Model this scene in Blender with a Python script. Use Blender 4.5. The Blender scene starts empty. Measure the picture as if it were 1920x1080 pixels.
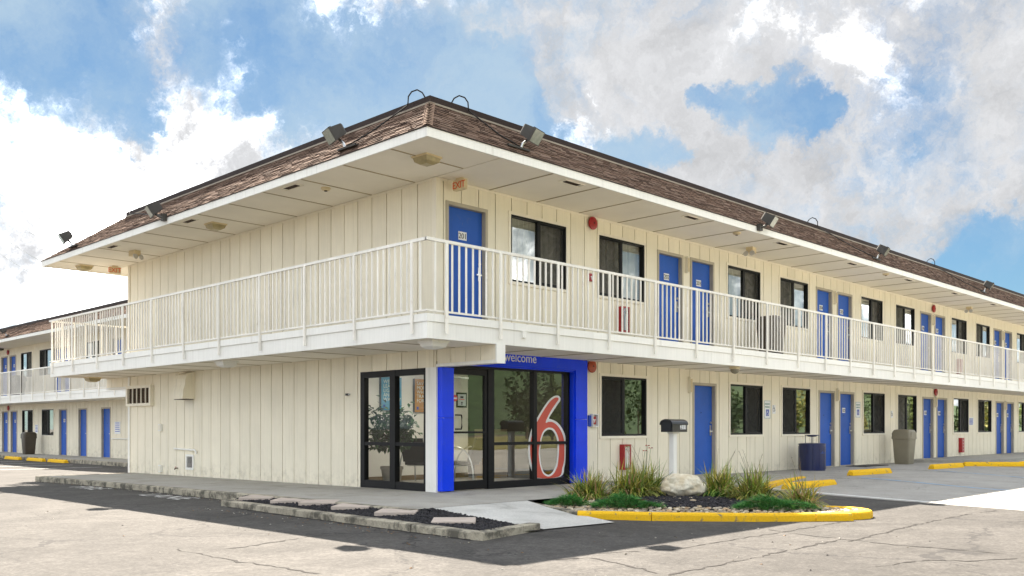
import bpy, math, random
from mathutils import Vector, Matrix, noise as mnoise

S = bpy.context.scene
COL = S.collection
rad = math.radians

# ------------------------------------------------------------------ camera
cam = bpy.data.cameras.new('camera')
cam_o = bpy.data.objects.new('camera', cam)
COL.objects.link(cam_o)
cam_o.location = (-10.173, -11.762, 1.084)
cam_o.rotation_euler = (math.pi / 2, 0, 0.776 - math.pi / 2)
cam.sensor_width = 36
cam.lens = 32.55
cam.shift_y = 0.1364
cam.clip_start = 0.1
cam.clip_end = 3000
S.camera = cam_o

# ------------------------------------------------------------------ exposure
S.view_settings.view_transform = 'Standard'
S.view_settings.look = 'None'
S.view_settings.gamma = 1
S.view_settings.use_curve_mapping = False
EXPOSURE = 2.15
S.view_settings.exposure = EXPOSURE
S.cycles.use_denoising = True
S.cycles.max_bounces = 8
S.cycles.diffuse_bounces = 5
S.cycles.transparent_max_bounces = 24
S.cycles.sample_clamp_indirect = 8

# ------------------------------------------------------------------ sun
SUN_AZ = math.atan2(4.33, 2.78)
SUN_EL = rad(47.2)
SUN_STRENGTH = 5.0
sd = Vector((math.cos(SUN_EL) * math.cos(SUN_AZ), math.cos(SUN_EL) * math.sin(SUN_AZ), math.sin(SUN_EL)))
sl = bpy.data.lights.new('sun', 'SUN')
sl.energy = SUN_STRENGTH
sl.angle = rad(0.5)
sl.color = (1.0, 0.90, 0.77)
so = bpy.data.objects.new('sun', sl)
COL.objects.link(so)
so.rotation_euler = sd.to_track_quat('Z', 'Y').to_euler()

# ------------------------------------------------------------------ sky
CLOUD_WHITE = 38.0
CLOUD_GREY = 3.8
PLUS = [(0.283, 0.918, 0.278, 0.04), (0.335, 0.895, 0.295, 0.04), (0.402, 0.838, 0.368, 0.035), (0.42, 0.842, 0.339, 0.052), (0.454, 0.833, 0.315, 0.063), (0.499, 0.819, 0.285, 0.063), (0.449, 0.856, 0.255, 0.081), (0.371, 0.896, 0.243, 0.063), (0.38, 0.882, 0.278, 0.045), (0.323, 0.927, 0.193, 0.075), (0.364, 0.867, 0.34, 0.02), (0.283, 0.947, 0.15, 0.069), (0.369, 0.916, 0.157, 0.069), (0.526, 0.748, 0.405, 0.045), (0.577, 0.712, 0.4, 0.052), (0.62, 0.682, 0.388, 0.052), (0.657, 0.644, 0.393, 0.063), (0.712, 0.608, 0.351, 0.063), (0.733, 0.557, 0.39, 0.086), (0.779, 0.513, 0.36, 0.069), (0.811, 0.444, 0.38, 0.081), (0.857, 0.385, 0.341, 0.092), (0.903, 0.328, 0.278, 0.104), (0.909, 0.26, 0.326, 0.104), (0.836, 0.475, 0.274, 0.052), (0.875, 0.415, 0.249, 0.075), (0.911, 0.356, 0.208, 0.075), (0.937, 0.292, 0.192, 0.069), (0.819, 0.513, 0.257, 0.04), (0.723, 0.617, 0.312, 0.04), (0.777, 0.543, 0.319, 0.03)]
MINUS = [(0.301, 0.89, 0.344, 0.063), (0.353, 0.877, 0.325, 0.035), (0.542, 0.77, 0.337, 0.063), (0.594, 0.734, 0.33, 0.058), (0.472, 0.795, 0.382, 0.063), (0.645, 0.693, 0.322, 0.052), (0.687, 0.658, 0.308, 0.035), (0.837, 0.452, 0.309, 0.034), (0.815, 0.481, 0.324, 0.024), (0.852, 0.426, 0.306, 0.022), (0.754, 0.593, 0.281, 0.029), (0.777, 0.556, 0.295, 0.023), (0.95, 0.277, 0.142, 0.035), (0.505, 0.79, 0.348, 0.04), (0.377, 0.874, 0.306, 0.026)]
GREY = [(0.857, 0.385, 0.341, 0.16), (0.909, 0.26, 0.326, 0.16), (0.79, 0.48, 0.385, 0.10), (0.93, 0.31, 0.23, 0.10), (0.66, 0.64, 0.40, 0.06)]
W = bpy.data.worlds.new('World')
S.world = W
W.use_nodes = True
nt = W.node_tree
nt.nodes.clear()


def N(t, kind, **kw):
    n = t.nodes.new(kind)
    for k, v in kw.items():
        setattr(n, k, v)
    return n


def L(t, a, b):
    t.links.new(a, b)


def val(t, sock, x):
    if hasattr(x, 'is_linked'):
        t.links.new(x, sock)
    else:
        sock.default_value = x


def M(t, op, a, b=0.0, c=None, clamp=False):
    n = N(t, 'ShaderNodeMath', operation=op, use_clamp=clamp)
    val(t, n.inputs[0], a)
    val(t, n.inputs[1], b)
    if c is not None:
        val(t, n.inputs[2], c)
    return n.outputs[0]


def VM(t, op, a, b):
    n = N(t, 'ShaderNodeVectorMath', operation=op)
    val(t, n.inputs[0], a)
    if op == 'SCALE':
        val(t, n.inputs['Scale'], b)
    else:
        val(t, n.inputs[1], b)
    return n.outputs['Value'] if op == 'DOT_PRODUCT' else n.outputs['Vector']


def MR(t, v, a, b, c=0.0, d=1.0, smooth=True):
    n = N(t, 'ShaderNodeMapRange', interpolation_type='SMOOTHSTEP' if smooth else 'LINEAR')
    val(t, n.inputs['Value'], v)
    n.inputs['From Min'].default_value = a
    n.inputs['From Max'].default_value = b
    n.inputs['To Min'].default_value = c
    n.inputs['To Max'].default_value = d
    return n.outputs['Result']


def NOISE(t, vec, scale, detail=4.0, rough=0.5, color=False, dist=0.0):
    n = N(t, 'ShaderNodeTexNoise')
    if vec is not None:
        L(t, vec, n.inputs['Vector'])
    n.inputs['Scale'].default_value = scale
    n.inputs['Detail'].default_value = detail
    n.inputs['Roughness'].default_value = rough
    n.inputs['Distortion'].default_value = dist
    return n.outputs['Color' if color else 'Fac']


def MIXC(t, f, a, b, blend='MIX'):
    n = N(t, 'ShaderNodeMix', data_type='RGBA', blend_type=blend)
    val(t, n.inputs[0], f)
    val(t, n.inputs[6], a)
    val(t, n.inputs[7], b)
    return n.outputs[2]


tc = N(nt, 'ShaderNodeTexCoord').outputs['Generated']
sky = N(nt, 'ShaderNodeTexSky', sky_type='NISHITA')
sky.sun_disc = False
sky.sun_elevation = SUN_EL
sky.sun_rotation = math.pi / 2 - SUN_AZ
sky.air_density = 1.0
sky.dust_density = 0.2
sky.ozone_density = 1.5
warp = VM(nt, 'SCALE', VM(nt, 'SUBTRACT', NOISE(nt, tc, 7.0, 8.0, 0.66, True), (0.5, 0.5, 0.5)), 0.20)
d2 = N(nt, 'ShaderNodeVectorMath', operation='NORMALIZE')
L(nt, VM(nt, 'ADD', tc, warp), d2.inputs[0])
d2 = d2.outputs[0]


def bumps(lst, soft=1.0):
    s = None
    for x, y, z, r in lst:
        v = Vector((x, y, z)).normalized()
        dot = VM(nt, 'DOT_PRODUCT', d2, tuple(v))
        w = MR(nt, dot, math.cos(r * 1.75 * soft), 1.0)
        s = w if s is None else M(nt, 'MAXIMUM', s, w)
    return s


p_, m_, g_ = bumps(PLUS), bumps(MINUS), bumps(GREY, 1.35)
base = NOISE(nt, tc, 4.2, 9.0, 0.58, dist=0.35)
fine = M(nt, 'MULTIPLY', M(nt, 'SUBTRACT', NOISE(nt, VM(nt, 'ADD', tc, warp), 14.0, 9.0, 0.66, dist=0.4), 0.5), 0.72)
den = M(nt, 'ADD', M(nt, 'ADD', M(nt, 'ADD', base, fine), 0.13), M(nt, 'MULTIPLY', p_, 0.12))
den = M(nt, 'SUBTRACT', den, M(nt, 'MULTIPLY', m_, 0.385))
mask = M(nt, 'POWER', MR(nt, den, 0.30, 0.82), 2.6)
thick = MR(nt, den, 0.62, 0.90)
sh = NOISE(nt, tc, 6.5, 7.0, 0.6, dist=0.5)
sh2 = NOISE(nt, VM(nt, 'ADD', tc, warp), 15.0, 8.0, 0.65)
mixn = M(nt, 'ADD', M(nt, 'MULTIPLY', sh, 0.68), M(nt, 'MULTIPLY', sh2, 0.32))
corev = M(nt, 'SUBTRACT', mixn, M(nt, 'MULTIPLY', g_, 0.16))
bright = MR(nt, corev, 0.415, 0.61)
shade_ = MR(nt, M(nt, 'ADD', M(nt, 'MULTIPLY', sh2, 0.7), M(nt, 'MULTIPLY', sh, 0.3)), 0.34, 0.62, 0.80, 1.22, False)
shade_ = M(nt, 'MULTIPLY', shade_, M(nt, 'SUBTRACT', 1.0, M(nt, 'MULTIPLY', g_, 0.16)))
lum = M(nt, 'MULTIPLY', M(nt, 'MULTIPLY', CLOUD_GREY, shade_), M(nt, 'POWER', CLOUD_WHITE / CLOUD_GREY, bright))
ccol = VM(nt, 'SCALE', MIXC(nt, bright, (0.98, 0.99, 1.015, 1), (1.0, 0.99, 0.975, 1)), lum)
bg = N(nt, 'ShaderNodeBackground')
L(nt, MIXC(nt, mask, MIXC(nt, MR(nt, NOISE(nt, VM(nt, 'ADD', tc, warp), 5.0, 7.0, 0.6), 0.30, 0.68, 0.10, 0.85), VM(nt, 'MULTIPLY', sky.outputs[0], (0.27, 0.385, 0.44)), (2.35, 3.05, 3.65, 1)), ccol), bg.inputs['Color'])
bg.inputs['Strength'].default_value = 0.05
L(nt, bg.outputs[0], N(nt, 'ShaderNodeOutputWorld').inputs[0])
W.cycles.sampling_method = 'MANUAL'
W.cycles.sample_map_resolution = 512


# ------------------------------------------------------------------ materials
def srgb(r, g, b):
    f = lambda c: (c / 255 / 12.92) if c / 255 <= 0.04045 else ((c / 255 + 0.055) / 1.055) ** 2.4
    return (f(r), f(g), f(b))


def new_mat(name):
    m = bpy.data.materials.new(name)
    m.use_nodes = True
    t = m.node_tree
    t.nodes.clear()
    out = N(t, 'ShaderNodeOutputMaterial')
    return m, t, out


def bsdf(t, out, rough=0.6, metal=0.0, spec=0.4):
    b = N(t, 'ShaderNodeBsdfPrincipled')
    b.inputs['Roughness'].default_value = rough
    b.inputs['Metallic'].default_value = metal
    b.inputs['Specular IOR Level'].default_value = spec
    L(t, b.outputs[0], out.inputs[0])
    return b


def pos(t):
    return N(t, 'ShaderNodeNewGeometry').outputs['Position']


def pm(name, col, rough=0.6, var=0.10, scale=3.0, bump=0.0, bscale=60.0, metal=0.0, spec=0.4, rnd=0.0, attr=False, coat=0.0):
    m, t, out = new_mat(name)
    b = bsdf(t, out, rough, metal, spec)
    p = pos(t)
    n = NOISE(t, p, scale, 5.0, 0.6)
    f = MR(t, n, 0.25, 0.75, 1 - var, 1 + var, False)
    if rnd:
        oi = N(t, 'ShaderNodeObjectInfo').outputs['Random']
        f = M(t, 'MULTIPLY', f, MR(t, oi, 0, 1, 1 - rnd, 1 + rnd, False))
    if attr:
        c = N(t, 'ShaderNodeVertexColor', layer_name='Col').outputs['Color']
    else:
        c = N(t, 'ShaderNodeRGB')
        c.outputs[0].default_value = (*col, 1)
        c = c.outputs[0]
    L(t, VM(t, 'SCALE', c, f), b.inputs['Base Color'])
    if bump:
        bn = N(t, 'ShaderNodeBump')
        bn.inputs['Strength'].default_value = bump
        bn.inputs['Distance'].default_value = 0.01
        L(t, NOISE(t, p, bscale, 4.0, 0.65), bn.inputs['Height'])
        L(t, bn.outputs[0], b.inputs['Normal'])
    if coat:
        b.inputs['Coat Weight'].default_value = coat
        b.inputs['Coat Roughness'].default_value = 0.15
    return m


def paint_mat(name, col, dirt=0.25):
    """Weathered wood-siding paint: faint vertical grain, blotches, splash dirt near the ground."""
    m, t, out = new_mat(name)
    b = bsdf(t, out, 0.62, 0, 0.3)
    p = pos(t)
    st = N(t, 'ShaderNodeMapping')
    st.inputs['Scale'].default_value = (26, 26, 1.1)
    L(t, p, st.inputs['Vector'])
    grain = NOISE(t, st.outputs[0], 1.0, 6.0, 0.65)
    blot = NOISE(t, p, 1.3, 5.0, 0.6)
    oi = N(t, 'ShaderNodeObjectInfo').outputs['Random']
    f = M(t, 'MULTIPLY', MR(t, grain, 0.3, 0.7, 0.955, 1.035, False), MR(t, blot, 0.3, 0.7, 0.955, 1.03, False))
    f = M(t, 'MULTIPLY', f, MR(t, oi, 0, 1, 0.955, 1.03, False))
    z = N(t, 'ShaderNodeSeparateXYZ')
    L(t, p, z.inputs[0])
    low = MR(t, z.outputs[2], -0.05, 0.45, 1, 0)
    dn = MR(t, NOISE(t, p, 5.0, 7.0, 0.7), 0.42, 0.72)
    dm = M(t, 'MULTIPLY', M(t, 'MULTIPLY', low, dn), dirt * 1.8)
    streak = M(t, 'MULTIPLY', MR(t, NOISE(t, st.outputs[0], 0.35, 3.0, 0.5), 0.58, 0.76), 0.17)
    dm = M(t, 'ADD', dm, streak, clamp=True)
    c = N(t, 'ShaderNodeRGB')
    c.outputs[0].default_value = (*col, 1)
    cc = VM(t, 'SCALE', c.outputs[0], f)
    L(t, MIXC(t, dm, cc, (0.30, 0.26, 0.19, 1)), b.inputs['Base Color'])
    bn = N(t, 'ShaderNodeBump')
    bn.inputs['Strength'].default_value = 0.25
    bn.inputs['Distance'].default_value = 0.004
    L(t, grain, bn.inputs['Height'])
    L(t, bn.outputs[0], b.inputs['Normal'])
    return m


def ground_mat(name, col, kind):
    m, t, out = new_mat(name)
    b = bsdf(t, out, 0.9, 0, 0.25)
    p = pos(t)
    big = NOISE(t, p, 0.22, 5.0, 0.6)
    mid = NOISE(t, p, 1.7, 6.0, 0.65)
    fine = NOISE(t, p, 38.0, 5.0, 0.75)
    f = M(t, 'MULTIPLY', MR(t, big, 0.3, 0.7, 0.86, 1.12, False), MR(t, mid, 0.3, 0.7, 0.90, 1.08, False))
    f = M(t, 'MULTIPLY', f, MR(t, fine, 0.25, 0.75, *((0.62, 1.36) if kind == 'asphalt' else (0.76, 1.22)), False))
    if kind == 'asphalt':
        # pale worn wheel tracks and darker sealed patches
        f = M(t, 'MULTIPLY', f, MR(t, NOISE(t, p, 0.55, 4.0, 0.6, dist=1.5), 0.35, 0.65, 0.80, 1.20, False))
        f = M(t, 'MULTIPLY', f, MR(t, NOISE(t, p, 9.0, 8.0, 0.75), 0.32, 0.68, 0.74, 1.25, False))
        agg = N(t, 'ShaderNodeTexVoronoi')
        agg.inputs['Scale'].default_value = 24.0
        L(t, p, agg.inputs['Vector'])
        f = M(t, 'MULTIPLY', f, MR(t, agg.outputs['Distance'], 0.0, 0.6, 1.22, 0.86, False))
    c = N(t, 'ShaderNodeRGB')
    c.outputs[0].default_value = (*col, 1)
    c = VM(t, 'SCALE', c.outputs[0], f)
    h = fine
    if kind in ('asphalt', 'lot'):
        wv = VM(t, 'ADD', p, VM(t, 'SCALE', NOISE(t, p, 0.9, 5.0, 0.65, True), 1.7))
        vo = N(t, 'ShaderNodeTexVoronoi', feature='DISTANCE_TO_EDGE')
        vo.inputs['Scale'].default_value = 0.17 if kind == 'asphalt' else 0.11
        L(t, wv, vo.inputs['Vector'])
        width = MR(t, NOISE(t, p, 0.7, 4.0, 0.6), 0.36, 0.66, 0.0, 0.0095, False)
        crack = M(t, 'LESS_THAN', vo.outputs['Distance'], width)
        vo2 = N(t, 'ShaderNodeTexVoronoi', feature='DISTANCE_TO_EDGE')
        vo2.inputs['Scale'].default_value = 0.75
        L(t, VM(t, 'ADD', p, VM(t, 'SCALE', NOISE(t, p, 2.2, 4.0, 0.65, True), 0.7)), vo2.inputs['Vector'])
        w2 = MR(t, NOISE(t, p, 0.31, 3.0, 0.6), 0.48, 0.72, 0.0, 0.020, False)
        crack2 = M(t, 'MULTIPLY', M(t, 'LESS_THAN', vo2.outputs['Distance'], w2), 0.8)
        crack = M(t, 'MAXIMUM', crack, crack2)
        if kind == 'lot':
            crack = M(t, 'MULTIPLY', crack, 0.45)
        # tar specks and oil drips
        sp = N(t, 'ShaderNodeTexVoronoi')
        sp.inputs['Scale'].default_value = 3.1
        L(t, p, sp.inputs['Vector'])
        spk = M(t, 'LESS_THAN', sp.outputs['Distance'], MR(t, NOISE(t, p, 0.8, 3.0), 0.45, 0.8, 0.0, 0.085, False))
        stain = M(t, 'MULTIPLY', MR(t, NOISE(t, p, 0.5, 5.0, 0.6, dist=1.2), 0.60, 0.78), 0.35)
        dark = M(t, 'MAXIMUM', M(t, 'MULTIPLY', crack, 0.88), M(t, 'MAXIMUM', M(t, 'MULTIPLY', spk, 0.7), stain))
        c = MIXC(t, dark, c, (0.035, 0.033, 0.032, 1))
        h = M(t, 'SUBTRACT', fine, M(t, 'MULTIPLY', crack, 1.5))
    else:
        stain = M(t, 'MULTIPLY', MR(t, NOISE(t, p, 1.1, 6.0, 0.62, dist=0.8), 0.50, 0.78), 0.55)
        c = MIXC(t, stain, c, (0.13, 0.115, 0.09, 1))
        if kind == 'kerb':
            rs = M(t, 'MULTIPLY', MR(t, NOISE(t, p, 1.9, 3.0, 0.5), 0.68, 0.75), 0.7)
            c = MIXC(t, rs, c, (0.30, 0.13, 0.03, 1))
            gk = NOISE(t, p, 4.5, 7.0, 0.7)
            c = MIXC(t, M(t, 'MULTIPLY', MR(t, gk, 0.42, 0.62), 0.80), c, (0.05, 0.048, 0.04, 1))
    L(t, c, b.inputs['Base Color'])
    bn = N(t, 'ShaderNodeBump')
    bn.inputs['Strength'].default_value = 0.45
    bn.inputs['Distance'].default_value = 0.008
    L(t, h, bn.inputs['Height'])
    L(t, bn.outputs[0], b.inputs['Normal'])
    return m


def worn_paint(name, col, under, wear=0.5):
    m, t, out = new_mat(name)
    b = bsdf(t, out, 0.8, 0, 0.25)
    p = pos(t)
    n = NOISE(t, p, 9.0, 7.0, 0.7)
    k = MR(t, n, wear - 0.06, wear + 0.06)
    fine = NOISE(t, p, 50.0, 3.0, 0.7)
    c = MIXC(t, k, (*col, 1), (*under, 1))
    L(t, VM(t, 'SCALE', c, MR(t, fine, 0.25, 0.75, 0.85, 1.12, False)), b.inputs['Base Color'])
    return m


def glass_mat(name, tint, gain, ior=1.5, base=0.03):
    m, t, out = new_mat(name)
    tr = N(t, 'ShaderNodeBsdfTransparent')
    tr.inputs[0].default_value = (*tint, 1)
    gl = N(t, 'ShaderNodeBsdfGlossy')
    gl.inputs['Roughness'].default_value = 0.0
    gl.inputs['Color'].default_value = (0.97, 1.0, 0.98, 1)
    p = pos(t)
    bn = N(t, 'ShaderNodeBump')
    bn.inputs['Strength'].default_value = 0.06
    bn.inputs['Distance'].default_value = 0.01
    L(t, NOISE(t, p, 1.6, 2.0, 0.5), bn.inputs['Height'])
    L(t, bn.outputs[0], gl.inputs['Normal'])
    fr = N(t, 'ShaderNodeFresnel')
    fr.inputs['IOR'].default_value = ior
    f = M(t, 'ADD', M(t, 'MULTIPLY', fr.outputs[0], gain), base, clamp=True)
    mx = N(t, 'ShaderNodeMixShader')
    L(t, f, mx.inputs[0])
    L(t, tr.outputs[0], mx.inputs[1])
    L(t, gl.outputs[0], mx.inputs[2])
    L(t, mx.outputs[0], out.inputs[0])
    return m


def screen_mat(name):
    m, t, out = new_mat(name)
    tr = N(t, 'ShaderNodeBsdfTransparent')
    df = N(t, 'ShaderNodeBsdfDiffuse')
    df.inputs['Color'].default_value = (0.055, 0.055, 0.052, 1)
    mx = N(t, 'ShaderNodeMixShader')
    p = pos(t)
    L(t, MR(t, NOISE(t, p, 3.0, 3.0, 0.5, dist=2.0), 0.3, 0.7, 0.52, 0.74, False), mx.inputs[0])
    L(t, tr.outputs[0], mx.inputs[1])
    L(t, df.outputs[0], mx.inputs[2])
    L(t, mx.outputs[0], out.inputs[0])
    return m


def worn_enamel(name, col, under, rough, wear=0.66, low=0.8):
    """Painted metal or wood: faded blotches, scuffs low down, a few bare chips."""
    m, t, out = new_mat(name)
    b = bsdf(t, out, rough, 0, 0.25)
    p = pos(t)
    oi = N(t, 'ShaderNodeObjectInfo').outputs['Random']
    f = M(t, 'MULTIPLY', MR(t, NOISE(t, p, 1.4, 5.0, 0.6), 0.3, 0.7, 0.90, 1.10, False), MR(t, oi, 0, 1, 0.93, 1.06, False))
    mp = N(t, 'ShaderNodeMapping')
    mp.inputs['Scale'].default_value = (18, 18, 2.5)
    L(t, p, mp.inputs['Vector'])
    chips_ = MR(t, NOISE(t, mp.outputs[0], 1.6, 8.0, 0.72), wear, wear + 0.05)
    c = N(t, 'ShaderNodeRGB')
    c.outputs[0].default_value = (*col, 1)
    scuff = M(t, 'MULTIPLY', MR(t, NOISE(t, p, 6.0, 8.0, 0.7), 0.55, 0.72), 0.3 * low)
    c = MIXC(t, scuff, VM(t, 'SCALE', c.outputs[0], f), (*under, 1))
    L(t, MIXC(t, M(t, 'MULTIPLY', chips_, 0.75), c, (*under, 1)), b.inputs['Base Color'])
    return m


MAT = dict(
    siding=paint_mat('cream_siding_paint', (0.885, 0.82, 0.665)),
    trim=paint_mat('cream_trim_paint', (0.885, 0.825, 0.69), 0.15),
    white=paint_mat('white_board_paint', (0.87, 0.86, 0.81), 0.1),
    rail=worn_enamel('railing_paint', (0.87, 0.84, 0.77), (0.40, 0.27, 0.16), 0.5, 0.70),
    core=pm('sheathing', (0.11, 0.085, 0.055), 0.9),
    soffit=pm('soffit_board_paint', (0.87, 0.82, 0.71), 0.8, 0.05, 1.2, 0.25, 90),
    batten=pm('soffit_joint', (0.40, 0.33, 0.21), 0.9),
    frame=pm('door_frame_paint', (0.46, 0.41, 0.32), 0.6),
    door=worn_enamel('blue_door_paint', (0.024, 0.108, 0.48), (0.09, 0.14, 0.34), 0.5, 0.63, 1.0),
    portal=worn_enamel('bright_blue_cladding', (0.003, 0.050, 0.86), (0.08, 0.14, 0.50), 0.32, 0.62, 0.7),
    black=pm('black_aluminium', (0.006, 0.006, 0.007), 0.5, 0.1, spec=0.25),
    brown=pm('dark_brown_flashing', (0.030, 0.019, 0.016), 0.65, 0.3, 1.5, spec=0.2),
    deck=pm('roof_underlay', (0.10, 0.07, 0.055), 0.95),
    shingle=pm('asphalt_shingle', (0.2, 0.14, 0.11), 0.95, 0.22, 30.0, 0.5, 220, attr=True, spec=0.1),
    flat_roof=pm('flat_roof_felt', (0.1, 0.1, 0.1), 0.95),
    curtain=pm('curtain_cloth', (0.66, 0.64, 0.57), 0.9, 0.06, 2.0),
    glass=glass_mat('window_glass', (0.80, 0.84, 0.81), 3.3, base=0.04),
    shopglass=glass_mat('storefront_glass', (0.86, 0.88, 0.86), 2.3, base=0.02),
    sideglass=glass_mat('side_window_glass', (0.93, 0.95, 0.93), 0.9, base=0.01),
    screen=screen_mat('insect_screen'),
    chrome=pm('brushed_metal', (0.62, 0.62, 0.62), 0.28, 0.05, metal=1.0),
    plate=pm('white_plastic', (0.80, 0.80, 0.80), 0.4, 0.02),
    ink=pm('black_ink', (0.015, 0.015, 0.015), 0.6),
    red=pm('red_enamel', (0.36, 0.012, 0.018), 0.35, 0.08, spec=0.5),
    orange_red=pm('faded_red_enamel', (0.42, 0.075, 0.03), 0.4, 0.08),
    letter_red=pm('orange_red_letter', (0.72, 0.10, 0.025), 0.5),
    exit_body=pm('yellowed_plastic', (0.72, 0.60, 0.38), 0.45),
    amber=pm('yellowed_lens', (0.40, 0.33, 0.17), 0.3, 0.25, 9.0, spec=0.5),
    lens_white=pm('white_lens', (0.78, 0.77, 0.72), 0.35, 0.06, 5.0),
    lamp_body=pm('bronze_housing', (0.055, 0.05, 0.043), 0.5, 0.25, 4.0),
    lamp_lens=pm('floodlight_lens', (0.25, 0.27, 0.22), 0.12, 0.25, 14.0, spec=0.6),
    cable=pm('black_cable', (0.014, 0.013, 0.013), 0.6),
    asphalt=ground_mat('weathered_asphalt', (0.074, 0.069, 0.064), 'asphalt'),
    lot=ground_mat('lot_concrete', (0.335, 0.322, 0.30), 'lot'),
    walk=ground_mat('walkway_concrete', (0.36, 0.345, 0.31), 'concrete'),
    ramp=ground_mat('ramp_concrete', (0.52, 0.51, 0.48), 'clean'),
    kerbc=ground_mat('kerb_concrete', (0.40, 0.36, 0.28), 'kerb'),
    yellow=worn_paint('yellow_kerb_paint', (0.80, 0.47, 0.015), (0.22, 0.18, 0.11), 0.62),
    line=worn_paint('white_line_paint', (0.72, 0.72, 0.70), (0.40, 0.39, 0.37), 0.62),
    blue_line=worn_paint('blue_line_paint', (0.23, 0.38, 0.58), (0.36, 0.37, 0.37), 0.55),
    faded=worn_paint('faded_lettering_paint', (0.62, 0.61, 0.59), (0.10, 0.095, 0.09), 0.60),
    mulch=pm('black_mulch', (0.012, 0.011, 0.012), 0.8, 0.5, 20.0, attr=True),
    soil=pm('dark_soil', (0.018, 0.015, 0.013), 0.95, 0.4, 25.0, 1.0, 40),
    pebble=pm('river_pebble', (0.4, 0.36, 0.3), 0.7, 0.18, 22.0, 0.3, 60, attr=True),
    rock=None,
    paver=pm('pink_paver', (0.48, 0.405, 0.35), 0.9, 0.12, 5.0, 0.5, 90),
    blade=pm('grass_blade', (0.1, 0.15, 0.03), 0.6, 0.12, 6.0, attr=True, spec=0.25),
    juniper=pm('juniper_spray', (0.03, 0.12, 0.03), 0.7, 0.2, 12.0, attr=True, spec=0.2),
    leaf=pm('houseplant_leaf', (0.03, 0.085, 0.02), 0.4, 0.25, 10.0, attr=True),
    bark=pm('bark', (0.10, 0.065, 0.035), 0.9, 0.3, 20.0),
    navy=pm('navy_steel', (0.010, 0.018, 0.085), 0.32, 0.15, 5.0, spec=0.5),
    bin=pm('taupe_plastic', (0.25, 0.225, 0.165), 0.5, 0.10, 3.0),
    bin_dark=pm('brown_plastic', (0.075, 0.06, 0.045), 0.45, 0.10, 3.0),
    mailbox=pm('black_mailbox_paint', (0.010, 0.012, 0.014), 0.3, 0.2, 6.0, spec=0.5),
    grille=pm('dark_grille', (0.035, 0.018, 0.010), 0.8, 0.4, 9.0),
    interior=pm('lobby_wall_paint', (0.82, 0.80, 0.74), 0.8, 0.03),
    wood=pm('lobby_wood', (0.20, 0.145, 0.085), 0.5, 0.2, 3.0),
    wood_dark=pm('dark_panelling', (0.035, 0.03, 0.022), 0.6, 0.3, 2.0),
    tile=pm('lobby_floor_tile', (0.55, 0.54, 0.52), 0.25, 0.06, 2.0),
    poster_blue=pm('blue_canvas_print', (0.07, 0.29, 0.46), 0.6, 0.15, 3.0),
    poster_orange=pm('orange_canvas_print', (0.46, 0.20, 0.012), 0.6, 0.15, 3.0),
    poster_text=pm('pale_print', (0.66, 0.72, 0.62), 0.6),
    pot=pm('grey_brown_pot', (0.30, 0.26, 0.21), 0.7),
    seat=pm('black_vinyl', (0.018, 0.016, 0.016), 0.35),
    decal_red=pm('red_vinyl', (0.62, 0.095, 0.06), 0.45, 0.03),
    decal_white=pm('white_vinyl', (0.80, 0.79, 0.76), 0.45, 0.02),
    sign_blue=pm('sign_blue', (0.02, 0.07, 0.42), 0.5),
    sign_green=pm('sign_green', (0.10, 0.24, 0.18), 0.5),
    tree=pm('tree_leaf', (0.05, 0.09, 0.02), 0.7, 0.35, 1.5, attr=True),
    lawn=pm('verge_grass', (0.16, 0.15, 0.05), 0.9, 0.25, 0.5, 0.5, 20),
    hill=pm('wooded_hill', (0.035, 0.06, 0.022), 0.95, 0.45, 0.25, 1.0, 0.5),
)


def rock_mat():
    m, t, out = new_mat('pale_sandstone')
    b = bsdf(t, out, 0.85, 0, 0.2)
    p = pos(t)
    n = NOISE(t, p, 6.0, 8.0, 0.65)
    c = MIXC(t, MR(t, n, 0.35, 0.65), (0.60, 0.51, 0.36, 1), (0.76, 0.71, 0.58, 1))
    o = MR(t, NOISE(t, p, 9.0, 5.0, 0.6, dist=1.0), 0.63, 0.74)
    c = MIXC(t, M(t, 'MULTIPLY', o, 0.7), c, (0.16, 0.13, 0.09, 1))
    L(t, c, b.inputs['Base Color'])
    bn = N(t, 'ShaderNodeBump')
    bn.inputs['Strength'].default_value = 0.7
    bn.inputs['Distance'].default_value = 0.02
    L(t, NOISE(t, p, 16.0, 8.0, 0.7), bn.inputs['Height'])
    L(t, bn.outputs[0], b.inputs['Normal'])
    return m


MAT['rock'] = rock_mat()


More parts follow.
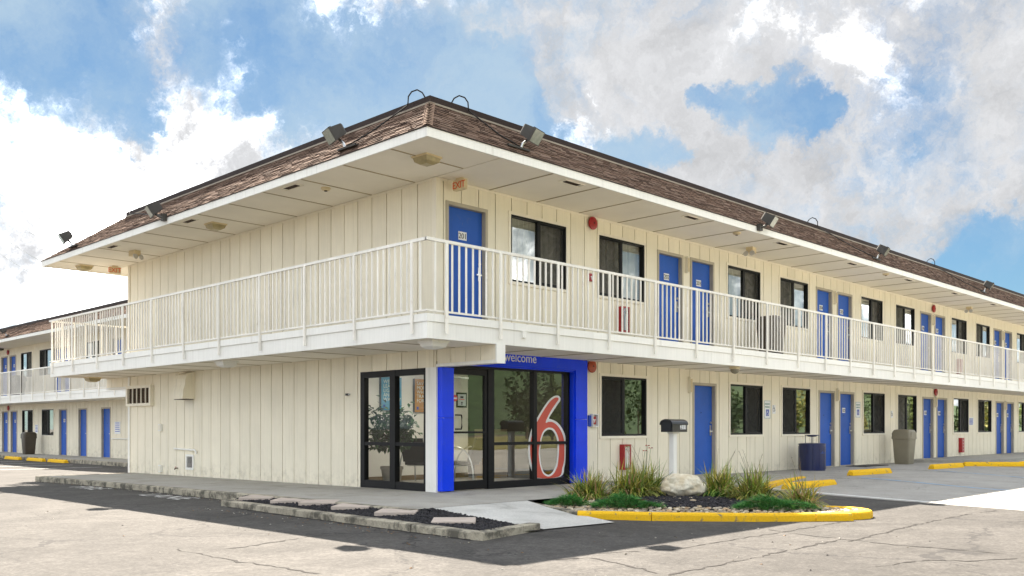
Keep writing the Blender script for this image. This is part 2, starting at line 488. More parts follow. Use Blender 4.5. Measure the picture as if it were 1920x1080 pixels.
# ------------------------------------------------------------------ mesh helpers
class MB:
    def __init__(self):
        self.v, self.f, self.c = [], [], []

    def add(self, vs, fs, col=None):
        o = len(self.v)
        self.v += [tuple(p) for p in vs]
        self.f += [tuple(i + o for i in q) for q in fs]
        if col is not None:
            self.c += [col] * len(vs)
        return self

    def box(self, x0, x1, y0, y1, z0, z1, col=None):
        v = [(x0, y0, z0), (x1, y0, z0), (x1, y1, z0), (x0, y1, z0), (x0, y0, z1), (x1, y0, z1), (x1, y1, z1), (x0, y1, z1)]
        f = [(0, 3, 2, 1), (4, 5, 6, 7), (0, 1, 5, 4), (1, 2, 6, 5), (2, 3, 7, 6), (3, 0, 4, 7)]
        return self.add(v, f, col)

    def xz(self, pts, y0, y1, col=None):
        """Polygon in the x-z plane pushed from y0 to y1."""
        n = len(pts)
        v = [(x, y0, z) for x, z in pts] + [(x, y1, z) for x, z in pts]
        f = [tuple(range(n)), tuple(range(2 * n - 1, n - 1, -1))]
        f += [((i + 1) % n, i, i + n, (i + 1) % n + n) for i in range(n)]
        return self.add(v, f, col)

    def xy(self, pts, z0, z1, col=None):
        n = len(pts)
        v = [(x, y, z0) for x, y in pts] + [(x, y, z1) for x, y in pts]
        f = [tuple(range(n - 1, -1, -1)), tuple(range(n, 2 * n))]
        f += [(i, (i + 1) % n, (i + 1) % n + n, i + n) for i in range(n)]
        return self.add(v, f, col)

    def yz(self, pts, x0, x1, col=None):
        n = len(pts)
        v = [(x0, y, z) for y, z in pts] + [(x1, y, z) for y, z in pts]
        f = [tuple(range(n - 1, -1, -1)), tuple(range(n, 2 * n))]
        f += [(i, (i + 1) % n, (i + 1) % n + n, i + n) for i in range(n)]
        return self.add(v, f, col)

    def tube(self, pts, r, n=6, r2=None, col=None):
        pts = [Vector(p) for p in pts]
        rings = []
        for i, p in enumerate(pts):
            d = (pts[min(i + 1, len(pts) - 1)] - pts[max(i - 1, 0)]).normalized()
            a = d.cross(Vector((0, 0, 1)))
            if a.length < 1e-3:
                a = d.cross(Vector((1, 0, 0)))
            a.normalize()
            b = d.cross(a)
            rr = r if r2 is None else r + (r2 - r) * i / max(1, len(pts) - 1)
            rings.append([p + (a * math.cos(2 * math.pi * k / n) + b * math.sin(2 * math.pi * k / n)) * rr for k in range(n)])
        v = [q for g in rings for q in g]
        f = [(i * n + k, i * n + (k + 1) % n, (i + 1) * n + (k + 1) % n, (i + 1) * n + k) for i in range(len(pts) - 1) for k in range(n)]
        f += [tuple(range(n - 1, -1, -1)), tuple(range((len(pts) - 1) * n, len(pts) * n))]
        return self.add(v, f, col)

    def loft(self, rings, col=None):
        n = len(rings[0])
        v = [q for g in rings for q in g]
        f = [(i * n + k, i * n + (k + 1) % n, (i + 1) * n + (k + 1) % n, (i + 1) * n + k) for i in range(len(rings) - 1) for k in range(n)]
        f += [tuple(range(n - 1, -1, -1)), tuple(range((len(rings) - 1) * n, len(rings) * n))]
        return self.add(v, f, col)

    def lathe(self, prof, n=20, cx=0, cy=0, col=None):
        return self.loft([[(cx + r * math.cos(2 * math.pi * k / n), cy + r * math.sin(2 * math.pi * k / n), z) for k in range(n)] for r, z in prof], col)

    def mesh(self, name, mat, smooth=False):
        me = bpy.data.meshes.new(name)
        me.from_pydata(self.v, [], self.f)
        if self.c and len(self.c) == len(self.v):
            at = me.color_attributes.new('Col', 'FLOAT_COLOR', 'POINT')
            at.data.foreach_set('color', [x for c in self.c for x in (c[0], c[1], c[2], 1.0)])
        me.materials.append(MAT[mat] if isinstance(mat, str) else mat)
        if smooth:
            me.polygons.foreach_set('use_smooth', [True] * len(me.polygons))
            if hasattr(me, 'set_sharp_from_angle'):
                me.set_sharp_from_angle(angle=rad(40))
        me.update()
        return me

    def build(self, name, mat, parent=None, loc=(0, 0, 0), rz=0.0, smooth=False):
        return inst(name, self.mesh(name, mat, smooth), parent, loc, rz)


def inst(name, me, parent=None, loc=(0, 0, 0), rz=0.0):
    o = bpy.data.objects.new(name, me)
    COL.objects.link(o)
    o.location = loc
    o.rotation_euler = (0, 0, rz)
    if parent is not None:
        o.parent = parent
    return o


def tag(o, label=None, cat=None, group=None, kind=None):
    if label:
        o['label'] = label
    if cat:
        o['category'] = cat
    if group:
        o['group'] = group
    if kind:
        o['kind'] = kind
    return o


def thing(name, label, cat, loc=(0, 0, 0), rz=0.0, group=None):
    o = bpy.data.objects.new(name, None)
    COL.objects.link(o)
    o.empty_display_size = 0.2
    o.location = loc
    o.rotation_euler = (0, 0, rz)
    return tag(o, label, cat, group)


def copy_thing(root, loc, rz, label):
    r = root.copy()
    COL.objects.link(r)
    r.location, r.rotation_euler = loc, (0, 0, rz)
    r['label'] = label
    for ch in list(root.children):
        c = ch.copy()
        COL.objects.link(c)
        c.parent = r
        for g in list(ch.children):
            d = g.copy()
            COL.objects.link(d)
            d.parent = c
    return r


_txt = {}


def text_mesh(s, size, mat, depth=0.002, align='CENTER', spacing=1.0, line=1.0):
    """Lettering standing in the local x-z plane, facing local -y."""
    key = (s, size, mat, depth, align)
    if key in _txt:
        return _txt[key]
    cu = bpy.data.curves.new('lettering', 'FONT')
    cu.body = s
    cu.size = size
    cu.extrude = depth
    cu.align_x = align
    cu.space_character = spacing
    cu.space_line = line
    cu.resolution_u = 3
    o = bpy.data.objects.new('lettering', cu)
    me = bpy.data.meshes.new_from_object(o)
    bpy.data.objects.remove(o)
    bpy.data.curves.remove(cu)
    me.transform(Matrix.Rotation(math.pi / 2, 4, 'X'))
    me.materials.clear()
    me.materials.append(MAT[mat])
    _txt[key] = me
    return me


def filled(outlines, mat, y, depth=0.0015, name='decal'):
    """Flat shape with holes from closed x-z outlines, as a thin solid."""
    cu = bpy.data.curves.new(name, 'CURVE')
    cu.dimensions = '2D'
    cu.fill_mode = 'BOTH'
    cu.extrude = depth
    for pts in outlines:
        # smooth the outline a little
        q = []
        n = len(pts)
        for i in range(n):
            p0, p1, p2, p3 = (Vector(pts[(i + k) % n]) for k in (-1, 0, 1, 2))
            for s in (0, 0.25, 0.5, 0.75):
                q.append(0.5 * ((2 * p1) + (p2 - p0) * s + (2 * p0 - 5 * p1 + 4 * p2 - p3) * s * s + (3 * p1 - p0 - 3 * p2 + p3) * s ** 3))
        sp = cu.splines.new('POLY')
        sp.points.add(len(q) - 1)
        for i, p in enumerate(q):
            sp.points[i].co = (p.x, p.y, 0, 1)
        sp.use_cyclic_u = True
    o = bpy.data.objects.new(name, cu)
    me = bpy.data.meshes.new_from_object(o)
    bpy.data.objects.remove(o)
    me.transform(Matrix.Translation((0, y, 0)) @ Matrix.Rotation(math.pi / 2, 4, 'X'))
    me.materials.clear()
    me.materials.append(MAT[mat])
    return me


def rect_sub(u0, u1, z0, z1, ops):
    us = sorted({u0, u1} | {min(max(x, u0), u1) for o in ops for x in o[:2]})
    cols = []
    for a, b in zip(us, us[1:]):
        if b - a < 0.004:
            continue
        m = (a + b) / 2
        iv = [(z0, z1)]
        for o in ops:
            if o[0] < m < o[1]:
                nx = []
                for p, q in iv:
                    if o[3] <= p or o[2] >= q:
                        nx.append((p, q))
                    else:
                        if o[2] > p + 0.01:
                            nx.append((p, o[2]))
                        if o[3] < q - 0.01:
                            nx.append((o[3], q))
                iv = nx
        if cols and cols[-1][2] == iv and abs(cols[-1][1] - a) < 1e-6:
            cols[-1] = (cols[-1][0], b, iv)
        else:
            cols.append((a, b, iv))
    return [(a, b, p, q) for a, b, iv in cols for p, q in iv]


def frame_pt(O, rot, u, y, z):
    c, s = math.cos(rot), math.sin(rot)
    return (O[0] + c * u - s * y, O[1] + s * u + c * y, O[2] + z)


# ------------------------------------------------------------------ ground levels
def sm(a, b, x):
    t = min(1, max(0, (x - a) / (b - a)))
    return t * t * (3 - 2 * t)


def gz(x, y):
    z = -0.14 - 0.17 * sm(6, 21, y)
    z += 0.125 * sm(4.5, 10.5, x) * sm(-6.5, -2.6, y) * (1 - sm(4, 12, y))
    return z


def wz(y):
    return -0.0066 * max(0.0, y - 1.0)


def sheet(name, xs, ys, mat, dz=0.0, inside=None):
    mb = MB()
    nx = len(xs)
    for y in ys:
        for x in xs:
            mb.v.append((x, y, gz(x, y) + dz))
    for j in range(len(ys) - 1):
        for i in range(nx - 1):
            mb.f.append((j * nx + i, j * nx + i + 1, (j + 1) * nx + i + 1, (j + 1) * nx + i))
    return tag(mb.build(name, mat, smooth=True), kind='structure')


def rng(a, b, s):
    n = max(1, int(round((b - a) / s)))
    return [a + (b - a) * i / n for i in range(n + 1)]


sheet('ground', [-700, -200, -60] + rng(-30, 40, 1.0) + [60, 200, 700], [-700, -200, -60] + rng(-30, 40, 1.0) + [60, 200, 700], 'asphalt')

# concrete parking lot right of the white line, following the same fall
mb = MB()
ys = rng(-30, 0.0, 0.6)
ts = [0, .01, .02, .04, .06, .08, .1, .12, .14, .16, .18, .2, .24, .28, .34, .4, .5, .6, .8, 1]
for y in ys:
    xl = 6.75 + 0.256 * y
    for t in ts:
        x = xl + (62 - xl) * t
        mb.v.append((x, y, gz(x, y) + 0.004))
n = len(ts)
for j in range(len(ys) - 1):
    for i in range(n - 1):
        mb.f.append((j * n + i, j * n + i + 1, (j + 1) * n + i + 1, (j + 1) * n + i))
tag(mb.build('parking_lot', 'lot', smooth=True), kind='structure')


def strip(name, p0, p1, w, mat, dz=0.008, seg=24):
    """Painted line on the ground from p0 to p1."""
    a, b = Vector(p0), Vector(p1)
    d = (b - a).normalized()
    s = Vector((-d.y, d.x)) * w / 2
    mb = MB()
    for i in range(seg + 1):
        c = a.lerp(b, i / seg)
        for q in (c - s, c + s):
            mb.v.append((q.x, q.y, gz(q.x, q.y) + dz))
    for i in range(seg):
        mb.f.append((2 * i, 2 * i + 1, 2 * i + 3, 2 * i + 2))
    return tag(mb.build(name, mat), kind='structure')


strip('parking_line', (6.35, -2.6), (1.6, -20.3), 0.11, 'line', seg=60)
strip('accessible_bay_line', (9.75, -2.95), (9.1, -8.0), 0.13, 'blue_line')
strip('accessible_bay_line', (14.2, -2.9), (13.6, -8.0), 0.13, 'blue_line')
for yy in (21.4, 24.1, 26.8, 29.5, 32.2, 34.9):
    strip('stall_line', (3.0, yy), (-2.4, yy + 0.3), 0.10, 'line')

# lettering left on the road by the kerb
for word, y0 in (('FIRE', 7.55), ('LANE', 4.05)):
    me = text_mesh(word, 0.62, 'faded', 0.0, spacing=1.12).copy()
    me.transform(Matrix.Rotation(-math.pi / 2, 4, 'X'))
    me.transform(Matrix.Rotation(-math.pi / 2, 4, 'Z'))
    o = inst('road_lettering', me, None, (-2.95, y0, gz(-2.9, y0) + 0.006))
    tag(o, kind='structure')

# long cracks in the asphalt, and wider dark strips along the kerb feet
CRACKS = [[(-3.8, -7.32), (-2.88, -7.31), (-1.72, -7.26), (-0.38, -7.24), (-0.47, -7.75), (-0.44, -8.28), (-0.42, -8.97)], [(-0.11, -6.15), (-0.36, -6.91), (-0.38, -7.24)], [(-3.13, -6.05), (-2.36, -6.43), (-1.21, -6.4), (0.5, -6.44), (1.75, -6.4)], [(-0.57, -7.39), (0.55, -7.31), (1.97, -7.21), (3.47, -7.2), (4.75, -7.3)], [(-5.65, -3.19), (-5.24, -3.14), (-4.33, -2.86), (-3.9, -2.85)], [(-5.89, -2.83), (-5.89, -3.8), (-5.83, -4.62), (-5.75, -5.32)], [(-0.6, 14.52), (0.05, 14.73), (0.67, 15.01)], [(-3.78, -6.05), (-3.43, -6.21), (-3.62, -6.78), (-3.8, -7.31)], [(-2.1, -8.33), (-1.37, -8.52), (-1.13, -8.86), (-0.6, -9.1)]]
rc = random.Random(31)
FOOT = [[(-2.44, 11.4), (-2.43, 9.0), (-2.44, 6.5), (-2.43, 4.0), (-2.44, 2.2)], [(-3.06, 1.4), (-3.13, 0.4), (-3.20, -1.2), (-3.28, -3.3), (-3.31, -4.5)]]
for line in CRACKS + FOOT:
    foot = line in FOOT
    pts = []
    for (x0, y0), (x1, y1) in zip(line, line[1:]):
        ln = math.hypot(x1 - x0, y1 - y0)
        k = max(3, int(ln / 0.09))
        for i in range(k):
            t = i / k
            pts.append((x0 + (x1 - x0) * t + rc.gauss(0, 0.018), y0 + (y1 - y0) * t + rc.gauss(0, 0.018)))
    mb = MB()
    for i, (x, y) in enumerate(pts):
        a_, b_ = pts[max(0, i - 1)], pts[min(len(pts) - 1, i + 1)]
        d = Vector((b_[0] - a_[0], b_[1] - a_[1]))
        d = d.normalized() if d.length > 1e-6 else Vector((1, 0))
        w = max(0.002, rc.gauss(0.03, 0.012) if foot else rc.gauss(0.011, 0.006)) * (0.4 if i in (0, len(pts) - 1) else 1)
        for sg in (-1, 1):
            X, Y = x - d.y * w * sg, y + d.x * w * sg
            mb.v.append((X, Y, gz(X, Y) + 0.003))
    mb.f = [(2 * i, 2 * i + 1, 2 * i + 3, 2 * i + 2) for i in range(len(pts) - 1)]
    tag(mb.build('crack_and_foot_strip', 'soil'), kind='structure')

# ------------------------------------------------------------------ walkways and kerbs
mb = MB()
ys = rng(-2.25, 11.6, 0.7)
for y in ys:
    for x in (-2.28, 0.3):
        mb.v.append((x, y, wz(y)))
for i in range(len(ys) - 1):
    mb.f.append((2 * i, 2 * i + 1, 2 * i + 3, 2 * i + 2))
o = len(mb.v)
mb.v += [(0.3, -2.25, 0.0), (3.75, -2.25, 0.0), (4.0, -3.13, 0.0), (5.5, -2.88, 0.0), (7.4, -2.33, 0.0), (9.1, -1.95, -0.005), (10.6, 0.3, -0.012), (0.3, 0.3, 0.0)]
mb.f.append(tuple(range(o, o + 8)))
tag(mb.build('walkway', 'walk'), kind='structure')


def sweep(name, prof, path, mat, closed=False, kind='structure'):
    """Profile (offset to the left of travel, height) carried along a plan path of (x, y, z)."""
    P = [Vector(p) for p in path]
    n = len(P)
    rings = []
    for i, p in enumerate(P):
        a = P[(i - 1) % n] if (closed or i > 0) else None
        b = P[(i + 1) % n] if (closed or i < n - 1) else None
        d1 = ((p - a).to_2d().normalized() if a is not None else None)
        d2_ = ((b - p).to_2d().normalized() if b is not None else None)
        d1 = d1 or d2_
        d2_ = d2_ or d1
        n1, n2 = Vector((-d1.y, d1.x)), Vector((-d2_.y, d2_.x))
        m = (n1 + n2).normalized()
        k = 1 / max(0.5, m.dot(n1))
        rings.append([(p.x + m.x * o_ * k, p.y + m.y * o_ * k, p.z + h) for o_, h in prof])
    mb = MB()
    if closed:
        rings.append(rings[0])
    mb.loft(rings)
    return tag(mb.build(name, mat, smooth=False), kind=kind)


# grey kerb along the left walkway, in cast lengths
KP = [(0, -0.34), (0, 0.0), (0.115, 0.0), (0.13, -0.015), (0.135, -0.34)]
kx = -2.27
segs = [(-2.25, 1.2), (1.206, 4.2), (4.206, 7.3), (7.306, 10.2), (10.206, 11.72)]
for a, b in segs:
    pts = [(kx, y, wz(y) + 0.002) for y in rng(a, b, 0.6)]
    sweep('kerb', KP, pts, 'kerbc')
sweep('kerb', KP, [(-2.4, 11.6, wz(11.6) + 0.002), (3.5, 11.9, wz(11.9))], 'kerbc')

# ramp slab in front of the entrance
mb = MB()
mb.add([(-2.06, -2.255, -0.002), (-0.16, -2.255, -0.002), (-0.40, -2.9, -0.05), (-0.80, -4.40, -0.125), (-2.03, -4.30, -0.125), (-2.06, -3.2, -0.06)],
       [(0, 5, 2, 1), (5, 4, 3, 2)])
tag(mb.build('ramp', 'ramp'), kind='structure')

# stone bed kerb (low, weathered)
KB = [(0, -0.2), (0, -0.008), (0.012, 0.0), (0.15, 0.0), (0.165, -0.012), (0.17, -0.2)]
bed_z = -0.048
b1 = [(-2.86, 1.62), (-2.93, 0.4), (-3.0, -1.2), (-3.07, -3.28)]
sweep('kerb', [(-o_, h) for o_, h in KB][::-1], [(x + 0.0, y, bed_z) for x, y in b1], 'kerbc')
sweep('kerb', [(-o_, h) for o_, h in KB][::-1], [(-3.072, -3.30, bed_z - 0.004), (-3.1, -4.36, bed_z - 0.008)], 'kerbc')
sweep('kerb', [(o_, h) for o_, h in KB], [(-3.25, -4.53, bed_z - 0.004), (-2.07, -4.28, bed_z - 0.004)], 'kerbc')
sweep('kerb', [(o_, h) for o_, h in KB], [(-2.42, 2.05, bed_z), (-3.0, 1.58, bed_z)], 'kerbc')

# walkway edge, yellow painted
YP = [(0, -0.16), (0, -0.012), (0.02, 0.006), (0.12, 0.006), (0.14, -0.012), (0.145, -0.16)]
sweep('kerb', YP, [(3.78, -2.3, 0), (4.0, -3.2, 0), (4.55, -3.06, 0), (5.5, -2.92, 0)], 'yellow')
sweep('kerb', YP, [(5.51, -2.918, 0), (7.4, -2.38, -0.002), (9.1, -2.0, -0.006)], 'yellow')
# far raised walkway with its kerb end
mb = MB()
mb.xy([(20.6, -2.2), (46, -2.2), (46, -0.03), (19.4, -0.03)], -0.2, 0.07)
tag(mb.build('raised_walkway', 'walk'), kind='structure')
sweep('kerb', YP, [(17.6, -2.25, 0.05), (19.4, -2.32, 0.05)], 'yellow')

# garden island kerb: grey side, yellow front in three lengths
GI = [(-0.20, -2.28), (-0.42, -2.95), (-0.72, -3.70)]
sweep('kerb', [(0, -0.2), (0, 0.0), (0.11, 0.0), (0.12, -0.2)], [(x, y, -0.028 - 0.012 * i) for i, (x, y) in enumerate(GI)], 'kerbc')
YF = [(0, -0.16), (0.0, -0.03), (0.012, -0.008), (0.035, 0.0), (0.145, 0.0), (0.165, -0.01), (0.17, -0.16)]
iz = -0.036
sweep('kerb', YF, [(-0.73, -3.72, iz), (-0.52, -4.0, iz), (-0.22, -4.55, iz)], 'yellow')
sweep('kerb', YF, [(-0.215, -4.56, iz), (0.62, -5.58, iz), (1.22, -6.13, iz)], 'yellow')
tip = [(1.228, -6.136, iz), (1.62, -6.46, iz)]
for a in range(0, 9):
    an = rad(-130 + a * 21)
    tip.append((2.06 + 0.55 * math.cos(an), -5.93 + 0.55 * math.sin(an), iz))
tip += [(2.86, -5.2, iz), (3.05, -4.5, iz), (3.5, -3.7, iz), (3.9, -3.25, iz)]
sweep('kerb', YF, tip, 'yellow')

# ------------------------------------------------------------------ motel building
GAP = 0.019


def siding(parent, O, rot, edges, z0, z1, ops, n_obj):
    """Vertical siding boards between the groove positions; the first n_obj are objects, the rest one joined part."""
    cache = {}
    rest = MB()
    pl = parent.location
    for i, (a, b) in enumerate(zip(edges, edges[1:])):
        rs = rect_sub(a + GAP / 2, b - GAP / 2, z0, z1, ops)
        if not rs:
            continue
        if i < n_obj:
            for p, q, r, s in rs:
                key = (round(q - p, 3), round(r, 3), round(s, 3))
                if key not in cache:
                    cache[key] = MB().box(0, q - p, 0, 0.02, r, s).mesh('siding_board', 'siding')
                inst('siding_board', cache[key], parent, Vector(frame_pt(O, rot, p, 0, 0)) - pl, rot)
        else:
            for p, q, r, s in rs:
                rest.box(p, q, 0, 0.02, r, s)
    if rest.v:
        o = rest.build('siding_boards_far', 'siding', parent, Vector(O) - pl, rot)
        o.name = 'distant_siding'
        o['kind'] = 'stuff'


def core(parent, O, rot, u0, u1, z0, z1, ops):
    mb = MB()
    for p, q, r, s in rect_sub(u0, u1, z0, z1, ops):
        mb.box(p, q, 0.023, 0.15, r, s)
    return mb.build('wall', 'core', parent, Vector(O) - parent.location, rot)


# windows: frame > trim, pane, insect_screen, curtain
WW, WH = 1.52, 1.21


def window_meshes():
    out = {}
    tr = MB()
    t = 0.055
    for x0, x1, z0, z1 in ((-t, 0, -t, WH + t), (WW, WW + t, -t, WH + t), (0, WW, WH, WH + t), (0, WW, -t, 0)):
        tr.box(x0, x1, -0.018, 0.012, z0, z1)
    tr.box(-t, WW + t, -0.030, -0.018, -t, -t + 0.018)
    out['trim'] = tr.mesh('window_trim', 'trim')
    fr = MB()
    b = 0.035
    for x0, x1, z0, z1 in ((0, b, 0, WH), (WW - b, WW, 0, WH), (b, WW - b, WH - b, WH), (b, WW - b, 0, b)):
        fr.box(x0, x1, -0.010, 0.09, z0, z1)
    fr.box(WW / 2 - 0.03, WW / 2 + 0.03, 0.008, 0.07, b, WH - b)
    out['frame'] = fr.mesh('window', 'black')
    for k in 'AB':
        g0, g1 = (b, WW / 2 - 0.03) if k == 'A' else (WW / 2 + 0.03, WW - b)
        s0, s1 = (WW / 2 + 0.03, WW - b) if k == 'A' else (b, WW / 2 - 0.03)
        m = MB()
        m.add([(g0, 0.045, b), (g1, 0.045, b), (g1, 0.045, WH - b), (g0, 0.045, WH - b)], [(0, 1, 2, 3)])
        out['glass' + k] = m.mesh('pane', 'glass')
        sa = MB()
        e = 0.028
        for x0, x1, z0, z1 in ((s0, s0 + e, b, WH - b), (s1 - e, s1, b, WH - b), (s0 + e, s1 - e, b, b + e), (s0 + e, s1 - e, WH - b - e, WH - b)):
            sa.box(x0, x1, 0.012, 0.035, z0, z1)
        out['sash' + k] = sa.mesh('sash', 'black')
        m = MB()
        m.add([(s0 + e, 0.022, b + e), (s1 - e, 0.022, b + e), (s1 - e, 0.022, WH - b - e), (s0 + e, 0.022, WH - b - e)], [(0, 1, 2, 3)])
        out['screen' + k] = m.mesh('insect_screen', 'screen')
    for j in range(4):
        r = random.Random(40 + j)
        m = MB()
        nn = 56
        x0, x1 = -0.05, WW + 0.05
        ph = r.random() * 6
        for z in (-0.05, WH + 0.05):
            for i in range(nn + 1):
                x = x0 + (x1 - x0) * i / nn
                y = 0.185 + 0.022 * math.sin(i * 1.75 + ph) + 0.012 * math.sin(i * 0.55 + ph * 2)
                m.v.append((x, y, z))
        for i in range(nn):
            m.f.append((i, i + 1, i + nn + 2, i + nn + 1))
        out['curtain%d' % j] = m.mesh('curtain', 'curtain', True)
    return out


WM = window_meshes()
_wc = [0]


def window(parent, O, rot, u, z, kind, curtain):
    w = inst('window', WM['frame'], parent, Vector(frame_pt(O, rot, u, 0, z)) - parent.location, rot)
    inst('trim', WM['trim'], w)
    inst('pane', WM['glass' + kind], w)
    inst('sash', WM['sash' + kind], w)
    inst('insect_screen', WM['screen' + kind], w)
    if curtain:
        inst('curtain', WM['curtain%d' % (_wc[0] % 4)], w)
    _wc[0] += 1
    return (u, u + WW, z, z + WH)


DW = 0.86


def door_meshes(H):
    out = {}
    m = MB()
    m.box(0.003, DW - 0.003, 0.075, 0.12, 0.012, H - 0.003)
    out['leaf'] = m.mesh('door', 'door')
    m = MB()
    f = 0.06
    m.box(-f, 0, -0.016, 0.15, 0.0, H + f)
    m.box(DW, DW + f, -0.016, 0.15, 0.0, H + f)
    m.box(0, DW, -0.016, 0.15, H, H + f)
    m.box(0, DW, 0.0, 0.15, -0.12, 0.01)
    out['frame'] = m.mesh('door_frame', 'frame')
    m = MB()
    m.box(DW - 0.10, DW - 0.045, 0.064, 0.075, 0.90, 1.14)
    m.tube([(DW - 0.07, 0.06, 1.0), (DW - 0.07, 0.025, 1.0)], 0.012, 8)
    m.box(DW - 0.18, DW - 0.055, 0.015, 0.03, 0.988, 1.012)
    m.tube([(DW - 0.07, 0.072, 1.2), (DW - 0.07, 0.05, 1.2)], 0.028, 10)
    out['handle'] = m.mesh('handle', 'chrome')
    m = MB()
    m.box(-0.095, 0.095, 0.066, 0.075, -0.072, 0.072)
    out['plate'] = m.mesh('number_plate', 'plate')
    m = MB()
    m.tube([(DW / 2 - 0.03, 0.077, H - 0.62), (DW / 2 - 0.03, 0.069, H - 0.62)], 0.012, 8)
    out['peephole'] = m.mesh('peephole', 'ink')
    return out


DU, DL = door_meshes(2.11), door_meshes(2.05)


def door(parent, O, rot, u, z, D, H, number=None, handle=True):
    d = inst('door', D['leaf'], parent, Vector(frame_pt(O, rot, u, 0, z)) - parent.location, rot)
    inst('door_frame', D['frame'], d)
    if handle:
        inst('handle', D['handle'], d)
    inst('peephole', D['peephole'], d)
    if number:
        inst('number_plate', D['plate'], d, (DW / 2 - 0.04, 0, H - 0.47))
        inst('door_number', text_mesh(number, 0.135, 'ink', 0.0015, spacing=0.95), d, (DW / 2 - 0.04, 0.0645, H - 0.47 - 0.047))
    return (u - 0.06, u + DW + 0.06, z - 0.12, z + H + 0.06)


ZF, ZB = 2.76, 2.392          # balcony floor and underside
XL, YN, YF_ = -1.421, -1.442, 13.59   # balcony edge lines
EX, EY, EYF = -1.579, -1.626, 13.77   # eave lines
Z_E0, Z_E1, Z_S = 5.257, 5.405, 5.285
WID, LEN = 12.147, 44.0

motel = thing('motel_building', 'two storey cream motel with blue doors and brown shingled mansard roof', 'building')
OR, RR = (0, 0, 0), 0.0
OL, RL = (0, 0, 0), -math.pi / 2

ops_r = []
num = 201
ops_r.append(door(motel, OR, RR, 0.27, ZF, DU, 2.11, '201'))
num = 202
for k in range(6):
    x = 7.35 * k
    ops_r.append(window(motel, OR, RR, 1.77 + x, 3.74, 'A', True))
    ops_r.append(window(motel, OR, RR, 4.29 + x, 3.74, 'B', True))
    if x + 8.6 < LEN:
        ops_r.append(door(motel, OR, RR, 6.34 + x, ZF, DU, 2.11, str(num)))
        ops_r.append(door(motel, OR, RR, 7.61 + x, ZF, DU, 2.11, str(num + 1)))
        num += 2
lo = lambda x: x * 1.006 + 0.06
num = 103
for k in range(6):
    x = 7.35 * k
    if k:
        ops_r.append(window(motel, OR, RR, lo(1.77 + x), 0.915, 'A', False))
    ops_r.append(window(motel, OR, RR, lo(4.28 + x), 0.915, 'B', k in (2, 4)))
    if x + 8.6 < LEN:
        if k:
            n_ = None if k == 1 else str(num)
            ops_r.append(door(motel, OR, RR, lo(6.36 + x), 0.0, DL, 2.05, n_))
            if n_:
                num += 1
        n_ = None if k == 0 else ('102' if k == 1 else str(num))
        ops_r.append(door(motel, OR, RR, lo(7.60 + x), 0.0, DL, 2.05, n_))
        if k > 1:
            num += 1
portal_op = (0.0, 3.60, -0.3, 2.20)
ops_r.append(portal_op)
edges = [0.0, 0.16] + rng(0.16, LEN, 0.4115)[1:]
N_R = 66
ops_up = [o for o in ops_r if o[2] > 2.5]
ops_lo = [o for o in ops_r if o[2] < 2.5]
siding(motel, OR, RR, edges, ZF - 0.01, 5.30, ops_up, N_R)
siding(motel, OR, RR, edges, -0.13, 2.40, ops_lo, N_R)
core(motel, OR, RR, 0.15, LEN, -0.3, 5.6, ops_r)

# left end wall
op_l = [(-2.12, -0.26, -0.3, 2.10)]
le = [-WID] + [-(0.06 + 0.4275 * k) for k in range(28, -1, -1)] + [0.0]
le = [e for i, e in enumerate(le) if i == 0 or e - le[i - 1] > 0.02]
siding(motel, OL, RL, le, ZF - 0.01, 5.30, [], 99)
siding(motel, OL, RL, le, -0.16, 2.40, op_l, 99)
core(motel, OL, RL, -WID, -0.023, -0.3, 5.6, op_l)
# closing walls, floors
MB().box(0.15, LEN, WID - 0.15, WID - 0.001, -0.3, 5.6).build('wall', 'siding', motel)
MB().box(LEN - 0.15, LEN - 0.002, 0.15, WID - 0.15, -0.3, 5.6).build('wall', 'siding', motel)
MB().box(0.15, LEN - 0.15, 0.15, WID - 0.15, 2.44, 2.70).build('floor_slab', 'interior', motel)
MB().box(0.15, LEN - 0.15, 0.15, WID - 0.15, -0.3, -0.004).build('ground_slab', 'tile', motel)
MB().box(0.15, LEN - 0.15, 0.15, WID - 0.15, 5.33, 5.40).build('ceiling_slab', 'interior', motel)
# partitions keep the rooms dark and separate
m = MB()
for x in (4.2, 11.3, 18.6, 26.0, 33.3, 40.6):
    m.box(x, x + 0.1, 0.16, WID - 0.16, 0, 2.43)
    m.box(x, x + 0.1, 0.16, WID - 0.16, 2.71, 5.32)
m.box(4.31, LEN - 0.2, 5.6, 5.7, 0, 2.43)
m.box(0.2, LEN - 0.2, 5.6, 5.7, 2.71, 5.32)
m.build('room_partition', 'interior', motel)

# corner boards
m = MB()
m.box(-0.016, 0.0, -0.016, 0.085, ZF - 0.01, 5.28)
m.box(0.0, 0.085, -0.016, 0.0, ZF - 0.01, 5.28)
m.build('corner_trim', 'trim', motel)
MB().box(-0.016, 0.0, WID - 0.09, WID + 0.016, ZF - 0.01, 5.28).build('corner_trim', 'trim', motel)
MB().box(-0.016, 0.0, WID - 0.09, WID + 0.016, -0.16, 2.39).build('corner_trim', 'white', motel)
MB().box(-0.014, 0.12, -0.016, 0.258, -0.13, 2.098).build('corner_post', 'white', motel)
# moulding under the soffit
m = MB()
m.box(-0.012, 0.0, 0.09, WID - 0.1, 5.245, 5.283)
m.build('soffit_moulding', 'trim', motel)
MB().box(0.09, LEN, -0.012, 0.0, 5.245, 5.283).build('soffit_moulding', 'trim', motel)

